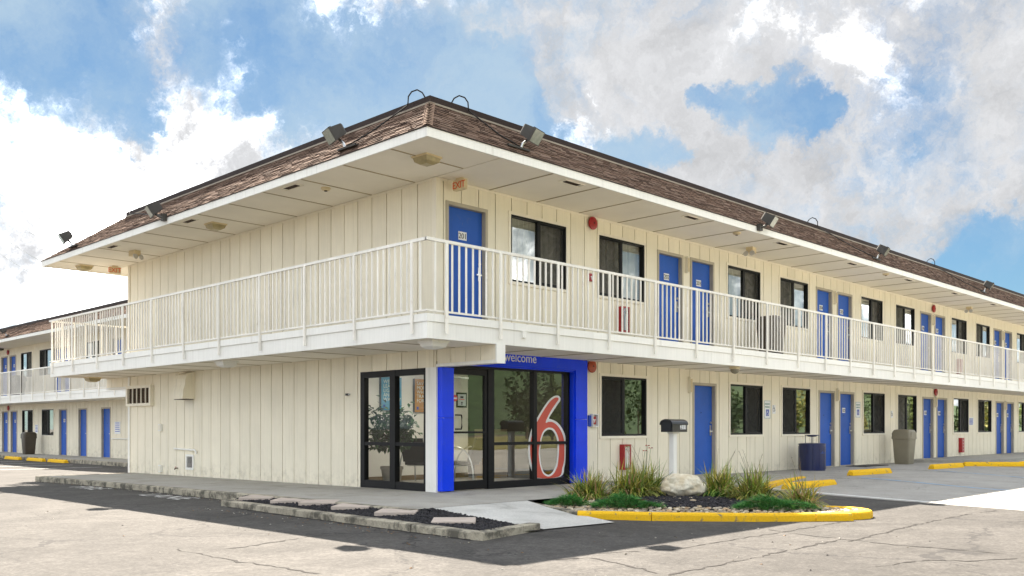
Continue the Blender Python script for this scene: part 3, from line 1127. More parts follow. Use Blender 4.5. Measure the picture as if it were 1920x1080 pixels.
# entrance: beams that carry the balcony corner, sided on one face
for y0, y1 in ((YN + 0.012, -0.018), (WID + 0.02, YF_ - 0.02)):
    b_ = MB().box(0.012, 0.158, y0, y1, 2.15, 2.395).build('balcony_beam', 'white', motel)
    nb = 4
    for i in range(nb):
        a = y0 + (y1 - y0) * i / nb
        c = y0 + (y1 - y0) * (i + 1) / nb
        MB().box(0.0, 0.0115, a + GAP / 2, c - GAP / 2, 2.155, 2.392).build('siding_board', 'siding', b_)
    MB().box(-0.014, 0.172, y0, y1, 2.10, 2.149).build('bottom_board', 'white', b_)
    if y0 < 0:
        MB().box(-0.016, 0.175, y0 - 0.03, y0 - 0.001, 2.096, 2.40).build('end_board', 'white', b_)

# ------------------------------------------------------------------ balcony
m = MB()
m.box(XL + 0.05, -0.001, YN + 0.05, YF_ - 0.05, 2.42, ZF - 0.03)
m.box(0.0, LEN, YN + 0.05, -0.001, 2.42, ZF - 0.03)
m.box(0.0, LEN, WID + 0.001, YF_ - 0.05, 2.42, ZF - 0.03)
m.build('balcony_floor', 'walk', motel)


def fascia(parent, O, rot, u0, u1, y_out, z0, z1, th, L_, name, mat='white'):
    pl = parent.location
    us = rng(u0, u1, L_)
    for a, b in zip(us, us[1:]):
        me = MB().box(0.0015, b - a - 0.0015, 0, th, z0, z1)
        me.build(name, mat, parent, Vector(frame_pt(O, rot, a, y_out, 0)) - pl, rot)


fascia(motel, OR, RR, XL, LEN, YN, ZB, 2.636, 0.045, 3.65, 'balcony_fascia')
fascia(motel, OR, RR, XL - 0.02, LEN, YN - 0.02, 2.638, 2.752, 0.06, 3.65, 'balcony_edge_board')
fascia(motel, OL, RL, -YF_, -YN - 0.047, XL, ZB, 2.636, 0.045, 3.7, 'balcony_fascia')
fascia(motel, OL, RL, -YF_, -YN - 0.042, XL - 0.02, 2.638, 2.752, 0.06, 3.7, 'balcony_edge_board')
MB().box(XL + 0.046, LEN, YF_ - 0.045, YF_, ZB, 2.75).build('balcony_fascia', 'white', motel)
m = MB()
for i in range(2):
    m.box(XL - 0.004 if i else XL - 0.006, XL + 0.10, YN - 0.006, YN + 0.0, ZB - 0.002, 2.634) if i == 0 else m.box(XL - 0.006, XL, YN, YN + 0.10, ZB - 0.002, 2.634)
m.build('fascia_corner_board', 'white', motel)


def soffit_run(parent, name, rects, z0, z1, mat='soffit'):
    for x0, x1, y0, y1 in rects:
        me = MB().box(x0, x1, y0, y1, z0, z1)
        me.build(name, mat, parent, Vector((0, 0, 0)))


def panels(a, b, step, gap=0.016, first=None):
    xs = [a]
    x = a + (first if first else step)
    while x < b - 0.2:
        xs.append(x)
        x += step
    xs.append(b)
    return [(p + gap / 2, q - gap / 2) for p, q in zip(xs, xs[1:])]


# underside of the balcony and of the eaves: panels with recessed joints over a backing
for z0, zt, ex, ey, eyf in ((ZB + 0.004, ZB + 0.016, XL + 0.05, YN + 0.05, YF_ - 0.05), (Z_S, Z_S + 0.012, EX + 0.035, EY + 0.035, EYF - 0.035)):
    bk = MB()
    bk.box(ex, -0.022, ey, eyf, zt + 0.002, zt + 0.010)
    bk.box(0.012, LEN, ey, -0.022, zt + 0.002, zt + 0.010)
    bk.box(0.012, LEN, WID + 0.022, eyf, zt + 0.002, zt + 0.010)
    bk.build('soffit_backing', 'batten', motel)
    xin = -0.0165 if z0 > 4 else -0.002
    soffit_run(motel, 'soffit_panel', [(ex, xin, a, b) for a, b in panels(ey, eyf, 1.22, first=0.9)], z0, zt)
    soffit_run(motel, 'soffit_panel', [(a, b, ey, xin) for a, b in panels(0.0, 34.0, 1.22)], z0, zt)
    jm = MB().box(-0.016, 0.016, 0.0, abs(ey) - 0.03, z0 - 0.007, z0 - 0.0005).mesh('joint_strip', 'batten')
    for a, b in panels(0.0, 34.0, 1.22)[1:]:
        inst('joint_strip', jm, motel, (a - 0.008, ey + 0.004, 0))
    jl = MB().box(0.0, abs(ex) - 0.03, -0.016, 0.016, z0 - 0.007, z0 - 0.0005).mesh('joint_strip', 'batten')
    for a, b in panels(ey, eyf, 1.22, first=0.9)[1:]:
        inst('joint_strip', jl, motel, (ex + 0.004, a - 0.008, 0))
    MB().box(34.0, LEN, ey, xin, z0, zt).build('soffit_panel', 'soffit', motel)
    MB().box(0.0, LEN, WID + 0.02, eyf, z0, zt).build('soffit_panel', 'soffit', motel)

# railing: rails > post, baluster
post_me = MB().box(-0.022, 0.022, -0.014, 0.014, 2.47, 3.815).mesh('post', 'rail')
post_me_l = MB().box(-0.014, 0.014, -0.022, 0.022, 2.47, 3.815).mesh('post', 'rail')
bal_me = MB().box(-0.0115, 0.0115, -0.0115, 0.0115, 2.812, 3.818).mesh('baluster', 'rail')
NB = [0]


def railing(parent, x0, y0, x1, y1, posts, axis, limit, nx, ny, dz=0.0):
    pl = parent.location
    m = MB()
    w = 0.022
    if axis == 'x':
        m.box(x0, x1, y0 - w, y0 + w, 3.818 + dz, 3.862 + dz)
        m.box(x0, x1, y0 - 0.016, y0 + 0.016, 2.785 + dz, 2.812 + dz)
    else:
        m.box(x0 - w, x0 + w, y0, y1, 3.818 + dz, 3.862 + dz)
        m.box(x0 - 0.016, x0 + 0.016, y0, y1, 2.785 + dz, 2.812 + dz)
    r = m.build('balcony_railing', 'rail', parent, -pl)
    rest = MB()
    allp = posts
    for i, p in enumerate(allp):
        loc = (p, y0 + ny, dz) if axis == 'x' else (x0 + nx, p, dz)
        inst('post', post_me if axis == 'x' else post_me_l, r, loc)
        if i + 1 < len(allp):
            nb = max(1, int(round((allp[i + 1] - p) / 0.137)))
            for k in range(1, nb):
                q = p + (allp[i + 1] - p) * k / nb
                bl = (q, y0, dz) if axis == 'x' else (x0, q, dz)
                if NB[0] < limit:
                    NB[0] += 1
                    inst('baluster', bal_me, r, bl)
                else:
                    rest.box(bl[0] - 0.0115, bl[0] + 0.0115, bl[1] - 0.0115, bl[1] + 0.0115, 2.812 + dz, 3.818 + dz)
    if rest.v:
        o = rest.build('distant_balusters', 'rail', r)
        o.name = 'distant_baluster'
        o['kind'] = 'stuff'
    return r


RX, RY = XL - 0.008, YN - 0.008
railing(motel, RX, RY, RX, YF_ + 0.02, [-1.14, 0.29, 1.70, 3.15, 4.65, 6.10, 7.56, 9.02, 10.49, 12.0, 13.36], 'y', 100, -0.036, 0)
px = [-1.08, 0.05, 1.40, 2.77, 4.15, 5.55, 6.93, 8.32, 9.77] + [9.77 + 1.375 * k for k in range(1, 25)]
railing(motel, RX - 0.022, RY, LEN, RY, px, 'x', 300, 0, -0.036)
railing(motel, RX, YF_ + 0.008, LEN, YF_ + 0.008, [-1.1 + 1.4 * k for k in range(32)], 'x', 0, 0, 0.036)
# short balusters that close the corner bay
m = MB()
for q in (-1.30,):
    m.box(RX - 0.0115, RX + 0.0115, q - 0.0115, q + 0.0115, 2.812, 3.818)
    m.box(q + 0.03 - 0.0115, q + 0.03 + 0.0115, RY - 0.0115, RY + 0.0115, 2.812, 3.818)
m.build('corner_balusters', 'rail', motel).name = 'corner_baluster'
# little blocks on the fascia
MB().box(0.56, 0.64, YN - 0.045, YN - 0.001, 2.53, 2.63).build('fascia_block', 'white', motel)

# ------------------------------------------------------------------ roof
ZR0, ZR1 = 5.93, 6.03     # ridge flashing bottom and top
RXI, RYI = -1.18, -1.226  # ridge lines
YRF = 9.48                # where the left ridge stops and the end slope starts


def roof_parts(parent, eave, ridge, zoff=0.0):
    pass


m = MB()
e = [(EX, EY, Z_E1 - 0.01), (LEN, EY, Z_E1 - 0.01), (LEN, EYF, Z_E1 - 0.01), (EX, EYF, Z_E1 - 0.01)]
r = [(RXI, RYI, ZR0), (LEN, RYI, ZR0), (LEN, YRF, ZR0), (RXI, YRF, ZR0)]
m.add(e + r, [(0, 1, 5, 4), (2, 3, 7, 6), (3, 0, 4, 7), (4, 5, 6, 7), (1, 2, 6, 5), (3, 2, 1, 0)])
roof = m.build('roof', 'deck', motel)


def boxes_cap(segs, z0, z1, parent, loc=(0, 0, 0)):
    for x0, x1, y0, y1 in segs:
        MB().box(x0, x1, y0, y1, z0, z1).build('ridge_flashing', 'brown', parent, loc)


xs = rng(RXI, LEN, 3.05)
boxes_cap([(a + (0.001 if i else -0.02), b - 0.001, RYI - 0.02, RYI + 0.10) for i, (a, b) in enumerate(zip(xs, xs[1:]))], ZR0 - 0.005, ZR1, roof)
ysr = rng(RYI + 0.101, YRF, 2.7)
boxes_cap([(RXI - 0.02, RXI + 0.10, a + 0.001, b - 0.001) for a, b in zip(ysr, ysr[1:])], ZR0 - 0.005, ZR1 - 0.001, roof)
# thin pale drip line at the top of the shingles
m = MB()
m.box(RXI - 0.035, LEN, RYI - 0.035, RYI - 0.021, ZR0 - 0.022, ZR0 + 0.004)
m.box(RXI - 0.035, RXI - 0.021, RYI - 0.021, YRF, ZR0 - 0.022, ZR0 + 0.004)
m.build('ridge_drip_edge', 'pot', roof)

SH = [(0.19, 0.126, 0.094), (0.17, 0.11, 0.082), (0.21, 0.143, 0.108), (0.145, 0.093, 0.07), (0.185, 0.12, 0.088), (0.11, 0.072, 0.055), (0.235, 0.164, 0.126)]


def shingle_slope(mb, P0, P1, Q0, Q1, n, seed, flip=1):
    r_ = random.Random(seed)
    P0, P1, Q0, Q1 = map(Vector, (P0, P1, Q0, Q1))
    nrm = ((P1 - P0).cross(Q0 - P0)).normalized() * flip
    for i in range(n):
        t0, t1 = i / n - 0.01, min(1.0, (i + 1.15) / n)
        a0, b0 = P0.lerp(Q0, t0), P1.lerp(Q1, t0)
        a1, b1 = P0.lerp(Q0, t1), P1.lerp(Q1, t1)
        ln = (b0 - a0).length
        s = -r_.random() * 0.2
        while s < ln:
            w = r_.uniform(0.10, 0.26)
            u0, u1 = max(0, s) / ln, min(ln, s + w) / ln
            s += w
            if u1 - u0 < 1e-4:
                continue
            th = r_.choice((0.007, 0.013, 0.016))
            k = r_.uniform(0.82, 1.12)
            c = tuple(x * k for x in r_.choice(SH))
            dt = r_.uniform(-0.004, 0.004) / n
            lo0, lo1 = a0.lerp(b0, u0), a0.lerp(b0, u1 - 0.004 / ln)
            up0, up1 = a1.lerp(b1, u0), a1.lerp(b1, u1 - 0.004 / ln)
            v = [lo0 + nrm * th, lo1 + nrm * th, up1 + nrm * 0.003, up0 + nrm * 0.003]
            mb.add(v, [(0, 1, 2, 3)], c)
            dk = tuple(x * 0.35 for x in c)  # lower tab face: dark edge plus the shadow between courses, put into its colour
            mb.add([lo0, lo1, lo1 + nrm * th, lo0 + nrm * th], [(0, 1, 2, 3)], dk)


mb = MB()
NC = 14
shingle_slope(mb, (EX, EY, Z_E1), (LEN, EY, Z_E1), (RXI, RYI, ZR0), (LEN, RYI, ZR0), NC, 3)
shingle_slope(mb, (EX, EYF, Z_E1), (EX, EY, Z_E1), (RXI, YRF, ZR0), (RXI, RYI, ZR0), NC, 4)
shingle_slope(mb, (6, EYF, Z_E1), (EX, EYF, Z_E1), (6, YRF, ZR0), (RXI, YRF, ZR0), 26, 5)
# hip caps
for i in range(14):
    a = Vector((EX, EY, Z_E1)).lerp(Vector((RXI, RYI, ZR0)), i / 14)
    b = Vector((EX, EY, Z_E1)).lerp(Vector((RXI, RYI, ZR0)), (i + 1.1) / 14)
    c = tuple(x * random.Random(i).uniform(0.85, 1.1) for x in (0.31, 0.21, 0.155))
    for sgn, off in ((1, (0.11, 0.0)), (-1, (0.0, 0.11))):
        o1 = Vector((off[0], off[1], 0.0)) + Vector((-0.012, -0.012, 0.02))
        tip_ = Vector((-0.015, -0.015, 0.028))
        tp2 = Vector((-0.004, -0.004, 0.012))
        mb.add([a + tip_, a + o1, b + o1 * 0.9, b + tp2], [(0, 1, 2, 3)], c)
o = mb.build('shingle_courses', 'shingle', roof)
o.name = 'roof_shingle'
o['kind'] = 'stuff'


# eave boards
fascia(motel, OR, RR, EX, LEN, EY, Z_E0, Z_E1 - 0.012, 0.03, 4.9, 'eave_board')
fascia(motel, OL, RL, -EYF, -EY - 0.032, EX, Z_E0, Z_E1 - 0.012, 0.03, 4.9, 'eave_board')
MB().box(EX + 0.031, LEN, EYF - 0.03, EYF, Z_E0, Z_E1 - 0.012).build('eave_board', 'white', motel)
m = MB()
m.box(EX - 0.015, LEN, EY - 0.016, EY + 0.004, Z_E1 - 0.0115, Z_E1 + 0.002)
m.box(EX - 0.016, EX + 0.004, EY + 0.005, EYF + 0.015, Z_E1 - 0.0115, Z_E1 + 0.002)
m.build('drip_edge', 'brown', roof)

# soffit vents (dark slots in a pale frame)
vf, vd = MB(), MB()
for x0, x1, y0, y1 in ((-0.26, 0.26, -0.085, -0.065), (-0.26, 0.26, 0.065, 0.085), (-0.26, -0.24, -0.065, 0.065), (0.24, 0.26, -0.065, 0.065)):
    vf.box(x0, x1, y0, y1, -0.012, 0.004)
vd.box(-0.18, 0.18, -0.055, 0.055, -0.007, 0.002)
vf, vd = vf.mesh('soffit_vent', 'soffit'), vd.mesh('vent_slot', 'grille')
for x in [1.9 + 3.66 * k for k in range(11)]:
    inst('vent_slot', vd, inst('soffit_vent', vf, motel, (x, -1.36, Z_S)))
for y in (2.3, 6.1, 9.9):
    inst('vent_slot', vd, inst('soffit_vent', vf, motel, (-1.34, y, Z_S), math.pi / 2))

# ------------------------------------------------------------------ entrance
FR = MB()
for x0, x1 in ((0.272, 0.325), (1.21, 1.36), (2.385, 2.475), (3.345, 3.425)):
    FR.box(x0, x1, -0.005, 0.10, 0.0, 2.185)
FR.box(0.325, 1.21, -0.002, 0.097, 2.10, 2.183)
FR.box(1.36, 2.385, -0.002, 0.097, 2.12, 2.183)
FR.box(2.475, 3.345, -0.002, 0.097, 2.12, 2.183)
FR.box(1.36, 2.385, -0.002, 0.097, 0.0, 0.125)
FR.box(2.475, 3.345, -0.002, 0.097, 0.0, 0.125)
FR.box(1.36, 2.385, 0.0, 0.09, 0.77, 0.825)
FR.box(2.475, 3.345, 0.0, 0.09, 0.77, 0.825)
sf = FR.build('storefront', 'black', motel)


def pane(parent, x0, x1, z0, z1, y=0.05, mat='shopglass'):
    MB().add([(x0, y, z0), (x1, y, z0), (x1, y, z1), (x0, y, z1)], [(0, 1, 2, 3)]).build('pane', mat, parent)


for x0, x1 in ((1.36, 2.385), (2.475, 3.345)):
    pane(sf, x0, x1, 0.125, 0.77)
    pane(sf, x0, x1, 0.825, 2.12)
DR = MB()
for x0, x1, z0, z1 in ((0.33, 0.40, 0.012, 2.095), (1.135, 1.205, 0.012, 2.095), (0.40, 1.135, 2.0, 2.095), (0.40, 1.135, 0.012, 0.165), (0.40, 1.135, 0.985, 1.02)):
    DR.box(x0, x1, 0.012, 0.062, z0, z1)
ed = DR.build('entrance_door', 'black', motel)
pane(ed, 0.40, 1.135, 0.165, 0.985, 0.04)
pane(ed, 0.40, 1.135, 1.02, 2.0, 0.04)
MB().tube([(0.44, 0.012, 1.06), (0.44, -0.05, 1.06), (0.52, -0.055, 1.06), (0.53, -0.055, 1.10), (0.53, -0.055, 1.26), (0.52, -0.055, 1.30), (0.44, -0.05, 1.30), (0.44, 0.012, 1.30)], 0.012, 8).build('handle', 'black', ed, smooth=True)
MB().box(0.45, 0.80, 0.064, 0.10, 1.93, 1.96).build('door_closer', 'chrome', ed)

# left storefront window
LF = MB()
f2 = lambda x0, x1, z0, z1, y0=0.0, y1=0.10: LF.box(x0, x1, y0, y1, z0, z1)
f2(-2.12, -2.0, 0.0, 2.10)
f2(-0.325, -0.262, 0.0, 2.10)
f2(-1.25, -1.10, 0.0, 2.10, -0.004, 0.104)
f2(-2.0, -1.25, 1.99, 2.097, 0.002, 0.098)
f2(-1.10, -0.325, 1.99, 2.097, 0.002, 0.098)
f2(-2.0, -1.25, 0.0, 0.135, 0.002, 0.098)
f2(-1.10, -0.325, 0.0, 0.135, 0.002, 0.098)
f2(-2.0, -1.25, 0.765, 0.825, 0.006, 0.09)
f2(-1.10, -0.325, 0.765, 0.825, 0.006, 0.09)
lf = LF.build('storefront', 'black', motel, (0, 0, 0), RL)
for x0, x1 in ((-2.0, -1.25), (-1.10, -0.325)):
    pane(lf, x0, x1, 0.135, 0.765, 0.05, 'sideglass')
    pane(lf, x0, x1, 0.825, 1.99, 0.05, 'sideglass')

# blue welcome surround
P0y, P1y = -0.135, -0.008
sur = MB().box(0.02, 0.275, P0y, P1y, 0.02, 1.245).build('entrance_surround', 'portal', motel)
MB().box(0.02, 0.275, P0y, P1y, 1.250, 2.092).build('cladding_panel', 'portal', sur)
MB().box(3.435, 3.78, P0y, P1y, 0.01, 1.245).build('cladding_panel', 'portal', sur)
pts = [(3.435, 1.250), (3.78, 1.250), (3.78, 2.36)] + [(3.64 + 0.14 * math.cos(rad(a)), 2.36 + 0.14 * math.sin(rad(a))) for a in range(15, 91, 15)] + [(3.435, 2.50)]
MB().xz(pts, P0y, P1y).build('cladding_panel', 'portal', sur)
MB().box(0.185, 3.433, P0y, P1y, 2.188, 2.50).build('cladding_panel', 'portal', sur)
m = MB()
m.box(0.28, 3.43, P0y + 0.03, P1y, 2.155, 2.187)
m.box(3.40, 3.434, P0y + 0.03, P1y, 0.02, 2.154)
m.build('inner_reveal', 'portal', sur)
inst('welcome_lettering', text_mesh('welcome', 0.232, 'decal_white', 0.003, 'LEFT'), sur, (1.47, P0y - 0.003, 2.272))

# red six on the glass
outer = [(2.503, 0.142), (2.383, 0.283), (2.314, 0.458), (2.285, 0.657), (2.303, 0.854), (2.365, 1.027), (2.455, 1.177), (2.584, 1.327), (2.732, 1.492), (2.882, 1.622), (3.015, 1.688), (3.13, 1.699), (3.184, 1.654), (3.176, 1.595), (3.103, 1.524), (2.976, 1.395), (2.863, 1.267), (2.939, 1.239), (3.072, 1.199), (3.207, 1.102), (3.324, 0.935), (3.34, 0.767), (3.342, 0.637), (3.335, 0.482), (3.305, 0.329), (3.187, 0.142)]
red = [(2.545, 0.145), (2.43, 0.294), (2.365, 0.469), (2.336, 0.656), (2.354, 0.842), (2.412, 1.002), (2.499, 1.152), (2.62, 1.303), (2.762, 1.463), (2.901, 1.589), (3.022, 1.653), (3.103, 1.66), (3.13, 1.627), (3.053, 1.549), (2.92, 1.412), (2.788, 1.241), (2.769, 1.173), (2.844, 1.193), (2.957, 1.189), (3.091, 1.128), (3.207, 1.013), (3.28, 0.871), (3.298, 0.716), (3.298, 0.586), (3.288, 0.445), (3.24, 0.318), (3.135, 0.145)]
hole = [(2.639, 0.776), (2.657, 0.876), (2.713, 0.976), (2.788, 1.031), (2.863, 1.049), (2.957, 1.031), (3.034, 0.962), (3.091, 0.847), (3.103, 0.693), (3.091, 0.515), (3.053, 0.363), (2.976, 0.25), (2.882, 0.195), (2.799, 0.198), (2.713, 0.252), (2.65, 0.374), (2.613, 0.551), (2.613, 0.676)]
hr = [(2.602, 0.776), (2.624, 0.889), (2.687, 1.007), (2.777, 1.069), (2.87, 1.087), (2.98, 1.067), (3.072, 0.987), (3.137, 0.859), (3.149, 0.693), (3.133, 0.501), (3.095, 0.341), (3.003, 0.216), (2.889, 0.16), (2.788, 0.166), (2.683, 0.228), (2.613, 0.363), (2.573, 0.552), (2.576, 0.677)]
dec = inst('window_decal', filled([outer, hole], 'decal_white', 0.0465), None)
tag(dec, 'large red numeral six with white outline on the entrance glass', 'decal')
inst('red_figure', filled([red, hr], 'decal_red', 0.0425), dec)

# ------------------------------------------------------------------ lobby
MB().box(0.16, 3.69, 3.2, 3.3, 0.0, 2.40).build('lobby_wall', 'interior', motel)
MB().box(0.16, 4.19, 5.3, 5.4, 0.0, 2.40).build('lobby_wall', 'wood', motel)
MB().box(0.16, 4.19, 0.16, 5.3, 2.40, 2.43).build('lobby_ceiling', 'interior', motel)
MB().box(4.12, 4.165, 0.17, 5.29, 0.0, 2.39).build('lobby_wall', 'wood_dark', motel)
MB().box(3.70, 4.11, 2.4, 3.0, 0.0, 1.05).build('reception_counter', 'wood', motel)
MB().box(0.16, 3.69, 3.185, 3.199, 0.0, 0.10).build('lobby_skirting', 'wood', motel)


m_, t_, o_ = new_mat('lit_lamp_diffuser')
em = N(t_, 'ShaderNodeEmission')
em.inputs['Color'].default_value = (1.0, 0.93, 0.80, 1)
em.inputs['Strength'].default_value = 2.3
L(t_, em.outputs[0], o_.inputs[0])
MAT['lit'] = m_
for x, y in ((1.2, 1.7), (2.8, 1.7)):
    cl = thing('ceiling_light', 'lit flat ceiling light in the lobby ' + ('by the side window' if x < 2 else 'behind the red numeral'), 'light fixture', (x, y, 2.398), 0, 'lobby ceiling lights')
    m = MB()
    for x0, x1, y0, y1 in ((-0.62, 0.62, -0.32, -0.30), (-0.62, 0.62, 0.30, 0.32), (-0.62, -0.60, -0.2995, 0.2995), (0.60, 0.62, -0.2995, 0.2995)):
        m.box(x0, x1, y0, y1, -0.05, -0.001)
    m.build('frame', 'plate', cl)
    MB().box(-0.599, 0.599, -0.299, 0.299, -0.035, -0.03).build('diffuser', 'lit', cl)


def canvas(x, z0, z1, w, mat, lines, label, cat='wall art'):
    o = MB().box(0, w, -0.05, 0, 0, z1 - z0).build('canvas_print', mat, None, (x, 3.199, z0))
    tag(o, label, cat)
    MB().box(-0.012, -0.0005, -0.052, -0.001, -0.004, z1 - z0 + 0.004).build('canvas_edge', 'ink', o)
    inst('slogan_lettering', text_mesh(lines, 0.105, 'poster_text', 0.001, 'LEFT', line=0.85), o, (0.05, -0.052, z1 - z0 - 0.13))
    MB().box(0.05, 0.10, -0.053, -0.0505, 0.05, 0.11).build('small_emblem', 'sign_blue', o)
    return o


canvas(1.27, 1.44, 2.11, 0.52, 'poster_blue', "WE'LL\nLEAVE\nLIGHT\nAND T\nWATER Y", 'blue canvas print with pale slogan on the lobby wall')
canvas(2.14, 1.41, 2.10, 0.52, 'poster_orange', 'SAVE\nMORE\nWHAT\nTRAVE\nFOR', 'orange canvas print with pale slogan on the lobby wall')
nf = MB().box(0.50, 0.74, 0.044, 0.056, 1.43, 1.69).build('framed_notice', 'black')
tag(nf, 'black framed camera notice behind the entrance door glass', 'notice')
MB().box(0.527, 0.713, 0.0415, 0.0435, 1.46, 1.66).build('notice_paper', 'plate', nf)
m = MB()
m.box(0.585, 0.655, 0.0395, 0.041, 1.595, 1.625)
m.xz([(0.612, 1.475), (0.628, 1.475), (0.628, 1.51), (0.645, 1.51), (0.62, 1.535), (0.595, 1.51), (0.612, 1.51)], 0.0395, 0.041)
m.build('notice_symbol', 'ink', nf)
MB().box(0.56, 0.68, 0.0395, 0.041, 1.565, 1.575).build('notice_line', 'letter_red', nf)
st = MB().loft([[(0.455 + 0.058 * math.cos(k * math.pi / 8), y, 1.59 + 0.058 * math.sin(k * math.pi / 8)) for k in range(16)] for y in (0.036, 0.038)]).build('round_sticker', 'decal_red')
tag(st, 'round red and white sticker on the entrance door glass', 'sticker')
MB().box(0.415, 0.495, 0.0345, 0.0355, 1.575, 1.600).build('sticker_band', 'decal_white', st)

# potted plant
pl_ = thing('potted_plant', 'leafy potted houseplant in a tapered grey pot behind the side window', 'plant', (0.62, 1.98, 0.0))
pot = MB().lathe([(0.14, 0.0), (0.155, 0.02), (0.20, 0.30), (0.215, 0.31), (0.215, 0.36), (0.19, 0.36), (0.18, 0.32)], 18).build('pot', 'pot', pl_, smooth=True)
m = MB()
m.tube([(0, 0, 0.3), (0.01, 0.01, 0.6), (-0.01, 0.0, 0.9), (0.0, 0.0, 1.15)], 0.018, 7, 0.011)
rr = random.Random(5)
tips = []
for k in range(11):
    an = k * 2.4
    l = rr.uniform(0.14, 0.36)
    z = rr.uniform(0.70, 1.05)
    q = (math.cos(an) * l, math.sin(an) * l, z + rr.uniform(0.08, 0.35))
    m.tube([(0, 0, z), (q[0] * 0.5, q[1] * 0.5, z + 0.06), q], 0.008, 5, 0.004)
    tips.append(q)
m.build('trunk', 'bark', pl_, smooth=True)
lv = MB()
for k in range(950):
    t = rr.choice(tips)
    c = Vector(t) * rr.uniform(0.55, 1.08) + Vector((rr.gauss(0, .07), rr.gauss(0, .07), rr.gauss(0.06, .09)))
    c.z = max(0.72, c.z + (0.25 if t[2] < 0.9 else 0.0))
    d = Vector((rr.gauss(0, 1), rr.gauss(0, 1), rr.gauss(-.2, .6))).normalized()
    s = d.cross(Vector((0, 0, 1)))
    s = (s.normalized() if s.length > .05 else Vector((1, 0, 0)))
    ln = rr.uniform(0.09, 0.16)
    g = rr.uniform(0.6, 1.5)
    up = s.cross(d) * 0.012
    lv.add([c, c + d * ln * .5 + s * ln * .33 + up, c + d * ln - Vector((0, 0, .02)), c + d * ln * .5 - s * ln * .33 + up], [(0, 1, 2), (0, 2, 3)], (0.03 * g, 0.085 * g, 0.02 * g))
lv.build('foliage', 'leaf', pl_)


def chair(loc, rz, label):
    c = thing('lounge_chair', label, 'chair', loc, rz, 'lobby chairs')
    for s in (-0.29, 0.29):
        pts = []
        for k in range(13):
            a = math.pi * k / 12
            pts.append((s, 0.36 * math.cos(a), 0.012 + 0.70 * math.sin(a) ** 0.8))
        MB().tube(pts, 0.014, 7).build('leg', 'chrome', c, smooth=True)
    MB().xy([(-0.26, -0.28), (0.26, -0.28), (0.24, 0.22), (-0.24, 0.22)], 0.36, 0.43).build('seat', 'seat', c)
    rings = []
    for z, y in ((0.42, 0.20), (0.60, 0.25), (0.80, 0.31), (0.88, 0.33)):
        w = 0.26 if z < 0.8 else 0.20
        rings.append([(-w, y, z), (w, y, z), (w, y + 0.05, z), (-w, y + 0.05, z)])
    MB().loft(rings).build('backrest', 'seat', c, smooth=True)
    MB().box(-0.29, 0.29, -0.02, 0.02, 0.335, 0.358).build('crossbar', 'chrome', c)
    return c


chair((1.55, 2.25, 0.0), rad(115), 'black seated chrome arc chair beside the potted plant')
chair((2.05, 1.55, 0.0), rad(200), 'black seated chrome arc chair behind the entrance door')

# ------------------------------------------------------------------ second wing behind
WX, WZ = 5.6, -0.17
wing = thing('motel_building', 'cream motel wing behind the near end wall, with yellow wheel stops before it', 'building', (WX, 17.0, WZ))
OW = (WX, 0, WZ)
WU0, WU1 = -60.0, -17.0
ops_w = []
for y, H, zz, nmb in ((27.55, 2.05, 0.0, None), (30.05, 2.05, 0.0, None), (32.35, 2.05, 0.0, '130'), (39.0, 2.05, 0.0, '132'), (40.35, 2.05, 0.0, '134'),
                      (26.35, 2.11, ZF, None), (31.9, 2.11, ZF, '230'), (33.0, 2.11, ZF, '231'), (39.15, 2.11, ZF, '232'), (40.45, 2.11, ZF, '234'),
                      (46.4, 2.05, 0.0, None), (47.7, 2.05, 0.0, None), (46.5, 2.11, ZF, None), (47.8, 2.11, ZF, None)):
    ops_w.append(door(wing, OW, RL, -y - DW / 2, zz, DU if zz else DL, H, nmb))
for y, zz, k, cur in ((34.27, 0.9, 'B', False), (37.0, 0.9, 'A', False), (42.2, 0.9, 'B', False), (44.8, 0.9, 'A', False),
                      (34.55, 3.74, 'B', True), (37.15, 3.74, 'A', True), (42.3, 3.74, 'B', True), (44.9, 3.74, 'A', True), (29.0, 3.74, 'A', True)):
    ops_w.append(window(wing, OW, RL, -y - WW / 2, zz, k, cur))
we = rng(WU0, WU1, 0.43)
siding(wing, OW, RL, we, ZF - 0.01, 5.30, [o for o in ops_w if o[2] > 2.5], 0)
siding(wing, OW, RL, we, -0.13, 2.40, [o for o in ops_w if o[2] < 2.5], 0)
core(wing, OW, RL, WU0, WU1, -0.3, 5.6, ops_w)
wl = Vector((0, -17.0, 0))
m = MB()
for a, b, c, d in ((0.16, 11, 17.0, 17.15), (0.16, 11, 59.85, 60), (10.85, 11, 17.16, 59.84)):
    m.box(a, b, c, d, -0.3, 5.5)
m.build('wall', 'siding', wing, wl)
m = MB()
m.box(0.16, 10.8, 17.2, 59.8, 2.44, 2.70)
m.box(0.16, 10.8, 17.2, 59.8, 5.33, 5.42)
m.box(5.0, 5.1, 17.2, 59.8, -0.2, 5.33)
m.build('floor_slab', 'interior', wing, wl)
m = MB()
m.box(-1.37, -0.001, 17.0, 60, 2.42, ZF - 0.03)
m.build('balcony_floor', 'walk', wing, wl)
fascia(wing, OW, RL, -60, -17, -1.421, ZB, 2.636, 0.045, 4.3, 'balcony_fascia')
fascia(wing, OW, RL, -60, -17, -1.441, 2.638, 2.752, 0.06, 4.3, 'balcony_edge_board')
fascia(wing, OW, RL, -60, -17, -1.579, Z_E0, Z_E1 - 0.012, 0.03, 4.8, 'eave_board')
for z0 in (ZB + 0.004, Z_S):
    out_ = -1.37 if z0 < 4 else -1.545
    MB().box(out_, -0.022, 17, 60, z0 + 0.014, z0 + 0.022).build('soffit_backing', 'batten', wing, wl)
    for a, b in panels(17, 60, 1.22):
        MB().box(out_, -0.002, a, b, z0, z0 + 0.012).build('soffit_panel', 'soffit', wing, wl)
NB[0] = 10 ** 6
